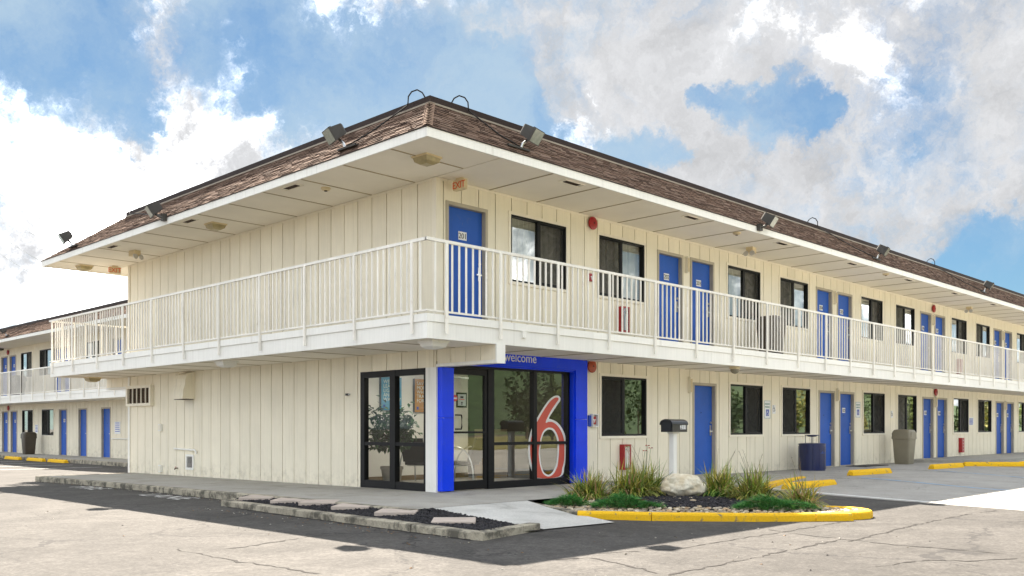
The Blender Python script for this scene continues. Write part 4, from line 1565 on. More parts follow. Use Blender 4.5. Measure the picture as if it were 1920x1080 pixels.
wr = railing(wing, WX - 1.429, 17.0, WX - 1.429, 60.0, rng(17.3, 59.7, 1.45), 'y', 0, -0.036, 0, WZ)
m = MB()
ex, rx = -1.579, -1.18
m.add([(ex, 17, Z_E1 - 0.01), (ex, 60, Z_E1 - 0.01), (rx, 60, ZR0), (rx, 17, ZR0), (11.4, 17, Z_E1 - 0.01), (11.4, 60, Z_E1 - 0.01), (11, 60, ZR0), (11, 17, ZR0)],
      [(1, 0, 3, 2), (3, 7, 6, 2), (4, 5, 6, 7), (0, 4, 7, 3), (5, 1, 2, 6), (0, 1, 5, 4)])
wroof = m.build('roof', 'deck', wing, wl)
mb = MB()
shingle_slope(mb, (ex, 60, Z_E1), (ex, 17, Z_E1), (rx, 60, ZR0), (rx, 17, ZR0), NC, 9)
o = mb.build('roof_shingle', 'shingle', wroof)
o['kind'] = 'stuff'
for a, b in zip(rng(17, 60, 3.05), rng(17, 60, 3.05)[1:]):
    MB().box(rx - 0.02, rx + 0.1, a + 0.001, b - 0.001, ZR0 - 0.005, ZR1).build('ridge_flashing', 'brown', wroof)
# wing walkway and kerb, pipe rail, notice
mb = MB()
mb.xy([(WX - 1.75, 15.5), (WX - 0.03, 15.5), (WX - 0.03, 60), (WX - 1.75, 60)], -0.5, WZ)
tag(mb.build('wing_walkway', 'walk'), kind='structure')
sweep('kerb', KP, [(WX - 1.75, y, WZ + 0.003) for y in rng(15.5, 60, 4)], 'kerbc')
m = MB()
m.tube([(-0.05, 24.2, 0.80), (-0.05, 26.9, 0.80)], 0.022, 7)
for y in (24.4, 25.6, 26.8):
    m.tube([(-0.05, y, 0.80), (0.01, y, 0.80)], 0.014, 6)
m.build('pipe_rail', 'white', wing, wl, smooth=True)


# ------------------------------------------------------------------ things fixed to the buildings
def flood(O, rot, u, z, y, side, style, hoop_u, label):
    """Dark floodlight on a bar lying on the shingles (or on a fascia bracket), its cable looping over the ridge."""
    w = frame_pt(O, rot, u, y, z)
    t = thing('floodlight', label, 'floodlight', w, rot, 'floodlights along the eaves')
    if style == 'bar':
        MB().box(-0.24, 0.24, -0.045, 0.03, -0.03, 0.0).build('mounting_bar', 'lamp_body', t)
        cx, cz = 0.17 * side, 0.22
        MB().tube([(0.06 * side, -0.02, 0.0), (0.08 * side, -0.03, 0.06), (cx, -0.06, 0.14)], 0.022, 8).build('knuckle', 'chrome', t, smooth=True)
    else:
        MB().box(-0.06, 0.06, -0.05, 0.03, -0.12, 0.02).build('junction_box', 'lamp_body', t)
        cx, cz = 0.19 * side, 0.13
        MB().tube([(0.0, -0.03, -0.06), (0.05 * side, -0.09, -0.03), (cx * 0.7, -0.12, 0.03)], 0.026, 8).build('knuckle', 'lamp_body', t, smooth=True)
    # head: a deep box whose lens looks outwards and down
    ax = Vector((0.22 * side, -0.80, -0.55)).normalized()
    right = ax.cross(Vector((0, 0, 1))).normalized()
    up = right.cross(ax)
    c = Vector((cx + 0.03 * side, -0.13, cz))
    P = lambda a, b, d: tuple(c + right * a + up * b + ax * d)
    hw, hh = 0.15, 0.11
    rings = [[P(-hw * k, -hh * k, d), P(hw * k, -hh * k, d), P(hw * k, hh * k, d), P(-hw * k, hh * k, d)] for k, d in ((0.62, -0.16), (0.8, -0.13), (0.96, 0.06), (1.06, 0.062), (1.06, 0.105))]
    h = MB().loft(rings).build('lamp_head', 'lamp_body', t)
    MB().loft([[P(-hw * 0.95, -hh * 0.95, d), P(hw * 0.95, -hh * 0.95, d), P(hw * 0.95, hh * 0.95, d), P(-hw * 0.95, hh * 0.95, d)] for d in (0.102, 0.108)]).build('lens', 'lamp_lens', h)
    if hoop_u is not None:
        hu = hoop_u - u
        hy, hz = (0.40 - y - 1.63 + 1.50, 6.03 - z)
        hy = 0.30
        pts = [(0.05 * side, 0.0, 0.02), (hu * 0.35, 0.12, 0.16), (hu * 0.75, 0.24, 0.36), (hu * 0.96, 0.27, 0.44), (hu, 0.25, hz - 0.04), (hu - 0.01 * side, 0.25, hz + 0.06), (hu - 0.05 * side, 0.28, hz + 0.13), (hu - 0.12 * side, 0.33, hz + 0.155),
               (hu - 0.18 * side, 0.38, hz + 0.11), (hu - 0.20 * side, 0.42, hz + 0.04), (hu - 0.20 * side, 0.44, hz - 0.02)]
        MB().tube(pts, 0.011, 6).build('cable', 'cable', t, smooth=True)
    return t


flood(OL, RL, -0.35, 5.53, -1.53, -1, 'bar', 0.83, 'dark floodlight on the end wall eave nearest the roof corner')
flood(OL, RL, -6.62, 5.44, -1.62, -1, 'bracket', -9.0, 'dark floodlight bracketed to the middle of the end wall eave board')
flood(OL, RL, -11.72, 5.53, -1.53, -1, 'bar', None, 'dark floodlight at the low far end of the end wall roof')
flood(OR, RR, 0.36, 5.53, -1.55, 1, 'bar', -0.47, 'dark floodlight on the long eave nearest the roof corner, above door 201')
flood(OR, RR, 7.68, 5.42, -1.66, 1, 'bracket', None, 'long dark floodlight bracketed to the eave board above door 203')
flood(OR, RR, 13.85, 5.53, -1.55, 1, 'bar', 11.1, 'dark floodlight on the shingles above door 204')
flood(OR, RR, 22.2, 5.53, -1.55, 1, 'bar', 18.7, 'farthest dark floodlight on the long roof, above door 207')
flood(OW, RL, -35.0, 5.53, -1.53, -1, 'bar', -31.8, 'dark floodlight on the rear wing eave with its cable up to the ridge')
flood(OW, RL, -25.2, 5.53, -1.53, -1, 'bar', None, 'dark floodlight on the rear wing eave seen through the balcony railing')


def exit_sign(loc, rz, arrow, label):
    t = thing('exit_sign', label, 'exit sign', loc, rz, 'exit signs')
    MB().box(-0.135, 0.135, -0.04, 0.04, -0.20, -0.03).build('sign_box', 'exit_body', t)
    MB().box(-0.07, 0.07, -0.03, 0.03, -0.03, -0.001).build('canopy_mount', 'exit_body', t)
    s = 'EXIT'
    inst('exit_lettering', text_mesh(s, 0.165, 'letter_red', 0.002, spacing=0.92), t, (0.012 if arrow < 0 else -0.012, -0.043, -0.175))
    c = 0.118 * arrow
    MB().xz([(c, -0.11), (c, -0.15), (c + 0.02 * arrow, -0.13)] if arrow > 0 else [(c, -0.15), (c, -0.11), (c - 0.02, -0.13)], -0.044, -0.0405).build('arrow', 'letter_red', t)
    return t


exit_sign((0.34, -0.22, Z_S), RL, -1, 'yellowed EXIT sign with left arrow above door 201')
exit_sign((-0.24, 12.42, Z_S), rad(-18), 1, 'yellowed EXIT sign at the far end of the end wall')


def soffit_light(loc, rz, lens, label):
    t = thing('soffit_light', label, 'light fixture', loc, rz, 'lights under the eaves and balcony')
    MB().box(-0.17, 0.17, -0.17, 0.17, -0.028, -0.001).build('base_plate', 'exit_body' if lens == 'amber' else 'white', t)
    sq = lambda h, z: [(-h, -h, z), (h, -h, z), (h, h, z), (-h, h, z)]
    MB().loft([sq(0.155, -0.0285), sq(0.135, -0.09), sq(0.075, -0.125)]).build('lens', lens, t)
    return t


soffit_light((-0.85, -0.76, Z_S), rad(4), 'amber', 'yellowed lens light under the eave at the roof corner')
soffit_light((-0.83, 5.97, Z_S), 0, 'amber', 'yellowed lens light under the middle of the end wall eave')
soffit_light((-0.80, 12.98, Z_S), 0, 'amber', 'yellowed lens light under the eave by the far EXIT sign')
soffit_light((-1.02, -1.12, ZB + 0.004), 0, 'lens_white', 'white lens light under the balcony corner')
soffit_light((-1.10, 5.02, ZB + 0.004), 0, 'lens_white', 'white lens light under the end balcony, above the end wall')
soffit_light((-0.62, 12.9, ZB + 0.004), 0, 'amber', 'yellowed lens light under the far end of the balcony')


def twin_spot(loc, rz, label):
    t = thing('emergency_light', label, 'light fixture', loc, rz, 'emergency lights under the eaves')
    MB().box(-0.10, 0.14, -0.08, 0.08, -0.13, -0.001).build('housing', 'exit_body', t)
    for s in (-1, 1):
        MB().loft([[(-0.12 - d * 0.9, 0.075 * s + r * math.cos(k * math.pi / 6), -0.15 - d * 0.4 + r * math.sin(k * math.pi / 6)) for k in range(12)] for r, d in ((0.035, -0.06), (0.06, 0.0), (0.06, 0.02))]).build('lamp', 'chrome', t, smooth=True)
    return t


twin_spot((-0.75, 10.02, Z_S), rad(100), 'twin lamp emergency light under the far half of the end wall eave')
twin_spot((9.13, -0.62, Z_S), rad(10), 'twin lamp emergency light under the eave right of door 203')
twin_spot((23.97, -0.55, Z_S), rad(10), 'twin lamp emergency light under the eave beyond door 207')


def detector(loc, label):
    o = MB().lathe([(0.085, 0.0), (0.085, -0.02), (0.06, -0.045), (0.02, -0.05)], 16).build('smoke_detector', 'exit_body', None, loc, smooth=True)
    tag(o, label, 'detector', 'small detectors under the eaves')
    MB().lathe([(0.03, -0.048), (0.028, -0.06)], 12).build('sensor', 'grille', o)


detector((-0.88, 1.93, Z_S), 'small round detector under the end wall eave')
detector((7.45, -1.25, Z_S), 'small round detector beside the bracketed floodlight under the long eave')
detector((15.0, -1.35, Z_S), 'small round detector under the far part of the long eave')
cm = thing('camera_dome', 'small dome camera under the balcony above door 101', 'camera', (7.37, -1.25, ZB + 0.004))
MB().lathe([(0.11, 0.0), (0.115, -0.05), (0.10, -0.06)], 18).build('dome_base', 'exit_body', cm, smooth=True)
MB().lathe([(0.095, -0.06), (0.09, -0.10), (0.06, -0.14), (0.015, -0.155)], 18).build('dome_cover', 'bin', cm, smooth=True)


def bell(O, rot, u, z, mat, label):
    t = thing('alarm_bell', label, 'alarm bell', frame_pt(O, rot, u, 0, z), rot, 'fire alarm bells')
    ring = lambda r, y: [(r * math.cos(k * math.pi / 12), y, r * math.sin(k * math.pi / 12)) for k in range(24)]
    MB().loft([ring(0.125, -0.03), ring(0.13, -0.045), ring(0.125, -0.06), ring(0.09, -0.075), ring(0.03, -0.083)]).build('gong', mat, t, smooth=True)
    MB().box(-0.05, 0.05, -0.03, -0.001, -0.05, 0.05).build('back_box', mat, t)
    MB().loft([ring(0.014, -0.08), ring(0.014, -0.092)]).build('centre_bolt', 'lamp_body', t)
    return t


bell(OR, RR, 4.06, 5.14, 'red', 'red alarm bell on the upper wall between the first two windows')
bell(OR, RR, 22.1, 5.10, 'red', 'red alarm bell on the upper wall between doors 206 and 207')
bell(OR, RR, 4.03, 2.30, 'orange_red', 'faded orange red alarm bell beside the blue entrance surround')
bell(OR, RR, 22.28, 2.29, 'red', 'red alarm bell on the lower wall above doors 103 and 104')
bell(OW, RL, -39.75, 2.25, 'red', 'red alarm bell low on the rear wing above a pair of doors')
bell(OW, RL, -39.8, 5.1, 'red', 'red alarm bell high on the rear wing under a black lamp')
bl = MB().box(-0.16, 0.16, -0.3, -0.02, -0.06, 0.08).build('wall_lamp', 'lamp_body', None, frame_pt(OW, RL, -39.8, -0.25, 5.25), RL)
tag(bl, 'black box lamp above the bell on the rear wing', 'light fixture')
MB().box(-0.12, 0.12, -0.301, -0.1, -0.10, -0.061).build('lens', 'lamp_lens', bl)


def pull_station(u, z, cover, label):
    t = thing('pull_station', label, 'fire alarm', frame_pt(OR, RR, u, 0, z), 0, 'fire alarm pull stations')
    MB().box(-0.055, 0.055, -0.045, -0.001, -0.075, 0.075).build('box', 'red', t)
    m = MB()
    m.box(-0.035, 0.035, -0.055, -0.0455, 0.0, 0.02)
    m.box(-0.01, 0.01, -0.055, -0.0455, -0.045, -0.0005)
    m.build('pull_handle', 'plate', t)
    if cover:
        m = MB()
        m.box(-0.09, 0.09, -0.085, -0.001, 0.11, 0.125)
        m.box(-0.09, 0.09, -0.085, -0.001, -0.125, -0.11)
        m.box(-0.09, -0.075, -0.085, -0.001, -0.1095, 0.1095)
        m.box(0.075, 0.09, -0.085, -0.001, -0.1095, 0.1095)
        m.build('clear_cover', 'plate', t)
        MB().box(-0.15, -0.092, -0.04, -0.001, -0.12, 0.10).build('side_plate', 'sign_blue', t)


pull_station(4.02, 4.06, False, 'small red pull station on the upper wall below the bell')
pull_station(4.10, 1.23, True, 'red pull station under a clear cover right of the entrance')


def extinguisher(u, z, glass, label):
    t = thing('extinguisher_cabinet', label, 'fire extinguisher', frame_pt(OR, RR, u, 0, z), 0, 'fire extinguisher cabinets')
    w, h, d = 0.235, 0.52, 0.12
    m = MB()
    if glass:
        m.box(0, 0.03, -d, -0.001, 0, h)
        m.box(w - 0.03, w, -d, -0.001, 0, h)
        m.box(0.03, w - 0.03, -d, -0.001, h - 0.03, h)
        m.box(0.03, w - 0.03, -d, -0.001, 0, 0.03)
        m.box(0.03, w - 0.03, -0.02, -0.001, 0.03, h - 0.03)
    else:
        m.box(0, w, -d, -0.001, 0, h)
    m.build('cabinet', 'red', t)
    if glass:
        MB().lathe([(0.045, 0.035), (0.05, 0.05), (0.05, 0.33), (0.035, 0.375), (0.015, 0.395)], 14, w / 2, -0.068).build('cylinder', 'plate', t, smooth=True)
        MB().box(w / 2 - 0.05, w / 2 + 0.03, -0.09, -0.06, 0.397, 0.435).build('valve', 'ink', t)
        MB().add([(0.03, -d + 0.004, 0.03), (w - 0.03, -d + 0.004, 0.03), (w - 0.03, -d + 0.004, h - 0.03), (0.03, -d + 0.004, h - 0.03)], [(0, 1, 2, 3)]).build('pane', 'shopglass', t)
    else:
        m = MB()
        for k in range(4):
            m.box(w / 2 - 0.02, w / 2 + 0.02, -d - 0.004, -d - 0.0005, 0.08 + k * 0.11, 0.115 + k * 0.11)
        m.build('lettering_marks', 'plate', t)


extinguisher(4.92, 3.05, True, 'red extinguisher cabinet on the balcony under the second window')
extinguisher(4.97, 0.22, True, 'red extinguisher cabinet low on the wall left of the mailbox')
extinguisher(24.55, 0.20, False, 'red extinguisher cabinet low on the far lower wall past door 104')
extinguisher(24.35, 3.0, False, 'red extinguisher cabinet on the far balcony past door 207')


def wheelchair(mat, s):
    """Seated figure symbol from strokes, in x-z."""
    m = MB()
    st_ = 0.10 * s

    def stroke(p, q, w=st_):
        p, q = Vector(p) * s, Vector(q) * s
        d = (q - p).normalized()
        n = Vector((-d.y, d.x)) * w / 2
        m.xz([tuple(p - n), tuple(q - n), tuple(q + n), tuple(p + n)], -0.002, 0.0)

    m.xz([(-0.12 * s + 0.085 * s * math.cos(k * math.pi / 5), 0.46 * s + 0.085 * s * math.sin(k * math.pi / 5)) for k in range(10)], -0.002, 0)
    stroke((-0.12, 0.36), (-0.09, 0.02))
    stroke((-0.12, 0.2), (0.14, 0.2), st_ * 0.8)
    stroke((-0.1, 0.02), (0.18, 0.02))
    stroke((0.18, 0.02), (0.30, -0.34))
    stroke((0.30, -0.34), (0.40, -0.31), st_ * .8)
    ring = [(-0.03 + 0.30 * math.cos(rad(a)), -0.18 + 0.30 * math.sin(rad(a))) for a in range(130, 356, 25)]
    for a, b in zip(ring, ring[1:]):
        stroke(a, b, st_ * 0.75)
    return m.mesh('wheelchair_symbol', mat)


def parking_sign(u, z0, label):
    t = thing('parking_sign', label, 'sign', frame_pt(OR, RR, u, 0, z0), 0, 'reserved parking signs')
    w, h = 0.31, 0.46
    MB().box(0, w, -0.014, -0.002, 0, h).build('sign_plate', 'plate', t)
    m = MB()
    for a in ((0.008, 0.016, 0.008, h - 0.008), (w - 0.016, w - 0.008, 0.008, h - 0.008), (0.016, w - 0.016, 0.008, 0.016), (0.016, w - 0.016, h - 0.016, h - 0.008)):
        m.box(a[0], a[1], -0.016, -0.0142, a[2], a[3])
    m.build('sign_border', 'sign_green', t)
    inst('reserved_lettering', text_mesh('RESERVED', 0.062, 'sign_green', 0.001, spacing=0.85), t, (w / 2, -0.0155, 0.35))
    inst('parking_lettering', text_mesh('PARKING', 0.062, 'sign_green', 0.001, spacing=0.85), t, (w / 2, -0.0155, 0.275))
    MB().box(0.085, 0.225, -0.0165, -0.0142, 0.07, 0.235).build('symbol_field', 'sign_blue', t)
    inst('wheelchair_symbol', wheelchair('decal_white', 0.14), t, (0.15, -0.017, 0.155))


parking_sign(10.83, 1.31, 'reserved parking sign with blue wheelchair field, between two lower windows')
parking_sign(16.10, 1.38, 'reserved parking sign with blue wheelchair field, right of door 102')
for u, z, lb in ((11.33, 1.55, 'tiny white wheelchair plaque on the wall right of the nearer parking sign'), (18.7, 1.5, 'tiny white wheelchair plaque on the wall above the taupe bin')):
    t = MB().box(-0.08, 0.08, -0.008, -0.001, -0.11, 0.11).build('wall_plaque', 'plate', None, frame_pt(OR, RR, u, 0, z))
    tag(t, lb, 'plaque', 'wheelchair plaques')
    inst('wheelchair_symbol', wheelchair('ink', 0.15), t, (0, -0.0085, 0.02))


def notice(O, rot, u, z, w, h, label):
    t = MB().box(0, w, -0.012, -0.001, 0, h).build('wall_notice', 'plate', None, frame_pt(O, rot, u, 0, z), rot)
    tag(t, label, 'sign')
    m = MB()
    rr_ = random.Random(int(abs(u) * 10))
    for k in range(5):
        e_ = rr_.uniform(0.02, 0.08)
        m.box(0.03 + e_ * .5, w - 0.03 - e_ * .5, -0.014, -0.0122, h - 0.07 - k * h * 0.17, h - 0.04 - k * h * 0.17)
    m.build('printed_lines', 'sign_blue', t)


notice(OR, RR, 25.55, 1.18, 0.5, 0.28, 'white printed notice between far lower windows past door 104')
notice(OW, RL, -26.65, 1.0, 0.55, 0.50, 'white printed notice right of the last blue door of the rear wing')
notice(OW, RL, -35.95, 1.0, 0.4, 0.4, 'white printed notice between two lower windows of the rear wing')


def door_light(u, z, label):
    t = MB().box(-0.035, 0.035, -0.075, -0.001, -0.17, 0.17).build('door_light', 'trim', None, frame_pt(OR, RR, u, 0, z))
    tag(t, label, 'light fixture', 'slim door lights')
    MB().box(-0.028, 0.028, -0.09, -0.0755, -0.15, 0.15).build('lens', 'exit_body', t)
    MB().box(-0.045, 0.045, -0.09, -0.001, 0.171, 0.19).build('top_cap', 'trim', t)


for u, z, lb in ((7.37, 4.72, 'between the nearest pair of upper doors'), (14.72, 4.72, 'between the second pair of upper doors, right of the brown bin'), (22.07, 4.70, 'between the upper doors under the red bell'), (29.4, 4.70, 'between the farthest upper doors in view'),
                 (7.49, 2.03, 'beside the single lower door behind the mailbox'), (14.87, 2.0, 'between the lower doors right of the navy bin'), (22.27, 1.95, 'between the lower doors right of the taupe bin'), (29.66, 1.95, 'between the farthest lower doors in view')):
    door_light(u, z, 'slim cream door light ' + lb)

# end wall: framed grille, hood, boxes, vent, pipe
gr = thing('wall_grille', 'cream framed dark grille with bars on the end wall', 'vent', frame_pt(OL, RL, -12.10, 0, 1.63), RL)
m = MB()
for x0, x1, z0, z1 in ((0, 0.09, 0, 0.52), (1.35, 1.44, 0, 0.52), (0.09, 1.35, 0.45, 0.52), (0.09, 1.35, 0, 0.07)):
    m.box(x0, x1, -0.10, -0.001, z0, z1)
m.build('grille_frame', 'trim', gr)
MB().box(0.09, 1.35, -0.03, -0.001, 0.07, 0.45).build('grille_core', 'grille', gr)
for k in range(1, 5):
    MB().box(0.09 + k * 0.252 - 0.018, 0.09 + k * 0.252 + 0.018, -0.075, -0.055, 0.07, 0.45).build('bar', 'trim', gr)
m = MB()
for k in range(9):
    m.box(0.09, 1.35, -0.045, -0.031, 0.085 + k * 0.04, 0.10 + k * 0.04)
m.build('louvre', 'bark', gr)
hd = thing('exhaust_hood', 'cream curved exhaust hood high on the end wall', 'vent', frame_pt(OL, RL, -9.10, 0, 1.75), RL)
prof = [(0.0, 0.0), (-0.30, 0.0), (-0.285, 0.20), (-0.24, 0.34), (-0.235, 0.46), (-0.20, 0.56), (-0.10, 0.61), (-0.001, 0.62)]
MB().yz([(y - 0.001 if y == 0 else y, z) for y, z in prof], 0.06, 0.58).build('hood', 'siding', hd)
MB().box(0.09, 0.55, -0.27, -0.02, -0.012, -0.001).build('hood_mouth', 'grille', hd)
for u, z, h, lb in ((-10.34, 1.0, 0.17, 'small cream electric box at mid height on the end wall'), (-10.33, 0.0, 0.17, 'small cream socket box near the ground on the end wall')):
    o = MB().box(0, 0.16, -0.05, -0.001, 0, h).build('electric_box', 'white', None, frame_pt(OL, RL, u, 0, z), RL)
    tag(o, lb, 'electric box', 'end wall electric boxes')
    MB().box(0.02, 0.14, -0.058, -0.0505, 0.02, h - 0.02).build('cover', 'trim', o)
vt = thing('wall_vent', 'small white framed metal vent low on the end wall', 'vent', frame_pt(OL, RL, -8.93, 0, 0.10), RL)
m = MB()
for x0, x1, z0, z1 in ((0, 0.05, 0, 0.36), (0.33, 0.38, 0, 0.36), (0.05, 0.33, 0.31, 0.36), (0.05, 0.33, 0, 0.05)):
    m.box(x0, x1, -0.03, -0.001, z0, z1)
m.build('vent_frame', 'white', vt)
for k in range(8):
    MB().yz([(-0.026, 0.06 + k * 0.031), (-0.004, 0.085 + k * 0.031), (-0.004, 0.08 + k * 0.031), (-0.026, 0.055 + k * 0.031)], 0.05, 0.33).build('slat', 'chrome', vt)
MB().box(0.05, 0.33, -0.0035, -0.001, 0.05, 0.31).build('vent_back', 'ink', vt)
pp = MB().tube([(-9.48, -0.04, 0.585), (-8.95, -0.04, 0.575), (-8.6, -0.045, 0.565), (-8.45, -0.045, 0.57), (-8.38, -0.04, 0.53), (-8.38, -0.04, 0.48)], 0.022, 8).build('pipe', 'white', None, (0, 0, 0), RL, smooth=True)
tag(pp, 'short white pipe along the end wall above the small vent', 'pipe')
for u in (-9.3, -8.75):
    MB().box(u - 0.012, u + 0.012, -0.04, -0.001, 0.56, 0.60).build('pipe_clip', 'white', pp)
hb = MB().tube([(-9.38, -0.002, 0.12), (-9.38, -0.07, 0.12), (-9.36, -0.09, 0.09)], 0.014, 7).build('water_tap', 'bark', None, (0, 0, 0), RL, smooth=True)
tag(hb, 'small outdoor tap low on the end wall', 'tap')
MB().box(-9.41, -9.35, -0.062, -0.05, 0.14, 0.155).build('tap_handle', 'red', hb)
sb = MB().box(-2.52, -2.46, -0.05, -0.001, 1.68, 1.72).build('sensor', 'lamp_body', None, (0, 0, 0), RL)
sb.name = 'wall_sensor'
tag(sb, 'tiny dark sensor on the end wall left of the side window', 'sensor')
MB().box(-2.46, -2.43, -0.035, -0.001, 1.685, 1.715).build('sensor_clip', 'chrome', sb)

# ------------------------------------------------------------------ bins, mailbox, wheel stops
def rsq(hw, hd, r, z, n=4):
    out = []
    for cx, cy, a0 in ((hw - r, hd - r, 0), (-hw + r, hd - r, 90), (-hw + r, -hd + r, 180), (hw - r, -hd + r, 270)):
        for k in range(n + 1):
            a = rad(a0 + 90 * k / n)
            out.append((cx + r * math.cos(a), cy + r * math.sin(a), z))
    return out


def swing_bin(loc, rz, mat, label):
    t = thing('litter_bin', label, 'litter bin', loc, rz, 'swing lid litter bins')
    MB().loft([rsq(0.205, 0.205, 0.04, 0.0), rsq(0.215, 0.215, 0.05, 0.02), rsq(0.262, 0.262, 0.06, 0.74), rsq(0.27, 0.27, 0.06, 0.745), rsq(0.27, 0.27, 0.06, 0.77)]).build('body', mat, t, smooth=True)
    MB().loft([rsq(0.285, 0.285, 0.06, 0.765), rsq(0.285, 0.285, 0.06, 0.80), rsq(0.262, 0.262, 0.06, 0.98), rsq(0.23, 0.23, 0.06, 1.035), rsq(0.16, 0.16, 0.05, 1.05)]).build('lid', mat, t, smooth=True)
    for rot in (0, math.pi):
        fl = MB()
        fl.xz([(-0.20, 0.79), (0.20, 0.79), (0.20, 0.93), (0.15, 0.97), (-0.15, 0.97), (-0.20, 0.93)], -0.292, -0.255)
        fl.build('lid_flap', mat, t, (0, 0, 0), rot)
    return t


swing_bin((18.1, -0.62, -0.018), rad(0), 'bin', 'taupe swing lid bin on the ground between door 102 and door 103')
swing_bin((10.2, -0.55, ZF - 0.03), rad(0), 'bin_dark', 'brown swing lid bin on the balcony left of door 204')
swing_bin((WX - 0.6, 35.0, WZ), rad(-90), 'bin_dark', 'brown swing lid bin on the rear wing walkway beside two windows')
swing_bin((WX - 0.55, 36.6, WZ + ZF - 0.03), rad(-90), 'bin_dark', 'brown swing lid bin on the rear wing balcony')

nb = thing('ash_bin', 'round navy steel bin with raised ash tray beside the first wheelchair bay', 'litter bin', (12.25, -0.58, -0.012))
MB().lathe([(0.335, 0.0), (0.335, 0.012), (0.33, 0.014), (0.33, 0.655), (0.34, 0.66), (0.34, 0.685), (0.27, 0.70), (0.20, 0.69)], 28).build('body', 'navy', nb, smooth=True)
m = MB()
for k in range(12):
    a = k * math.pi / 6
    m.box(0.331 * math.cos(a) - 0.006, 0.331 * math.cos(a) + 0.006, 0.331 * math.sin(a) - 0.006, 0.331 * math.sin(a) + 0.006, 0.03, 0.62)
m.build('rib', 'navy', nb)
MB().lathe([(0.03, 0.86), (0.10, 0.865), (0.13, 0.89), (0.185, 0.90), (0.185, 0.912), (0.12, 0.905), (0.03, 0.90)], 20).build('ash_tray', 'navy', nb, smooth=True)
for k in range(4):
    a = rad(20 + 90 * k)
    MB().tube([(0.165 * math.cos(a), 0.165 * math.sin(a), 0.69), (0.165 * math.cos(a), 0.165 * math.sin(a), 0.90)], 0.008, 6).build('support', 'navy', nb)
m = MB()
for k in range(5):
    a = rad(-115 + k * 9)
    m.add([(0.3335 * math.cos(a), 0.3335 * math.sin(a), 0.44), (0.3335 * math.cos(a + .07), 0.3335 * math.sin(a + .07), 0.47 + 0.05 * (k % 2)), (0.3335 * math.cos(a + .09), 0.3335 * math.sin(a + .09), 0.44)], [(0, 1, 2)])
m.build('painted_emblem', 'door', nb)

mbx = thing('mailbox', 'black mailbox numbered 211 on a white wooden post', 'mailbox', (3.95, -2.02, -0.03), 0)
MB().box(-0.05, 0.05, -0.05, 0.05, 0.0, 1.01).build('post', 'white', mbx)
MB().box(-0.10, 0.14, -0.06, 0.06, 1.011, 1.03).build('bracket', 'white', mbx)
bp = [(-0.125, 1.035), (0.125, 1.035), (0.125, 1.18)] + [(0.125 * math.cos(rad(a)), 1.18 + 0.075 * math.sin(rad(a))) for a in range(20, 180, 20)] + [(-0.125, 1.18)]
body = MB().yz(bp, -0.20, 0.27).build('body', 'mailbox', mbx)
lid_ = [(-0.138, 1.17)] + [(0.138 * math.cos(rad(a)), 1.185 + 0.085 * math.sin(rad(a))) for a in range(180, -1, -20)] + [(0.138, 1.17)]
m = MB()
n = len(lid_)
inner = [(y * 0.93, z - 0.008) for y, z in lid_]
m.loft([[(x, y, z) for y, z in lid_ + inner[::-1]] for x in (-0.225, 0.285)])
m.build('hood', 'mailbox', mbx)
MB().box(-0.218, -0.2005, -0.105, 0.105, 1.045, 1.19).build('flap', 'mailbox', mbx)
for k, dgt in enumerate('211'):
    MB().box(-0.035 + k * 0.062, 0.021 + k * 0.062, -0.129, -0.1255, 1.085, 1.18).build('number_tile', 'plate', mbx, (0.08, 0, 0))
    inst('digit', text_mesh(dgt, 0.115, 'ink', 0.001), mbx, (0.08 - 0.007 + k * 0.062, -0.1305, 1.092))

ws = MB()
sec = [(-0.085, 0.0), (0.085, 0.0), (0.075, 0.07), (0.045, 0.125), (-0.045, 0.125), (-0.075, 0.07)]
for x0, x1, k0, k1 in ((-0.92, -0.88, 0.72, 1.0), (-0.88, 0.88, 1.0, 1.0), (0.88, 0.92, 1.0, 0.72)):
    ws.loft([[(x0, y * (0.9 + 0.1 * k0), z * k0) for y, z in sec], [(x1, y * (0.9 + 0.1 * k1), z * k1) for y, z in sec]])
ws = ws.mesh('wheel_stop', 'yellow')
for x, y, rz, sc, lb in ((6.95, -3.18, -3, 1, 'yellow wheel stop nearest the garden island, behind the tan grass'), (11.2, -2.55, -4, 1, 'yellow wheel stop on the concrete in front of the navy bin'),
                         (15.9, -2.62, -4, 1, 'yellow wheel stop on the concrete past the taupe bin'), (18.3, -3.15, -48, 1, 'yellow wheel stop turned askew at the raised walkway end'), (20.4, -3.5, -4, 1, 'farthest yellow wheel stop before the raised walkway'),
                         (3.5, 27.05, -90, 1, 'yellow wheel stop before the rear wing, closest to the near end wall'), (3.45, 29.35, -90, 1, 'yellow wheel stop before the rear wing, second from the near end wall'), (3.45, 32.2, -90, 1, 'yellow wheel stop before the rear wing, third from the near end wall')):
    o = inst('wheel_stop', ws, None, (x, y, gz(x, y) + 0.005), rad(rz))
    tag(o, lb, 'wheel stop', 'yellow concrete wheel stops')

for x, lb in ((15.9, 'flat black sheet on the concrete before door 102'), (23.0, 'flat black sheet on the concrete past the taupe bin')):  # thin black sheets lying flat near the wall foot
    me = MB().xy([(-0.75, -0.30), (0.75, -0.30), (0.75, 0.30), (-0.75, 0.30)], 0.0, 0.012).mesh('black_sheet', 'cable')
    tag(inst('black_sheet', me, None, (x, -0.45, gz(x, -0.45) + 0.008)), lb, 'door mat', 'flat black sheets')

# ------------------------------------------------------------------ stone bed
rr = random.Random(11)


def in_poly(x, y, poly):
    c = False
    n = len(poly)
    for i in range(n):
        (x1, y1), (x2, y2) = poly[i], poly[(i + 1) % n]
        if (y1 > y) != (y2 > y) and x < (x2 - x1) * (y - y1) / (y2 - y1) + x1:
            c = not c
    return c


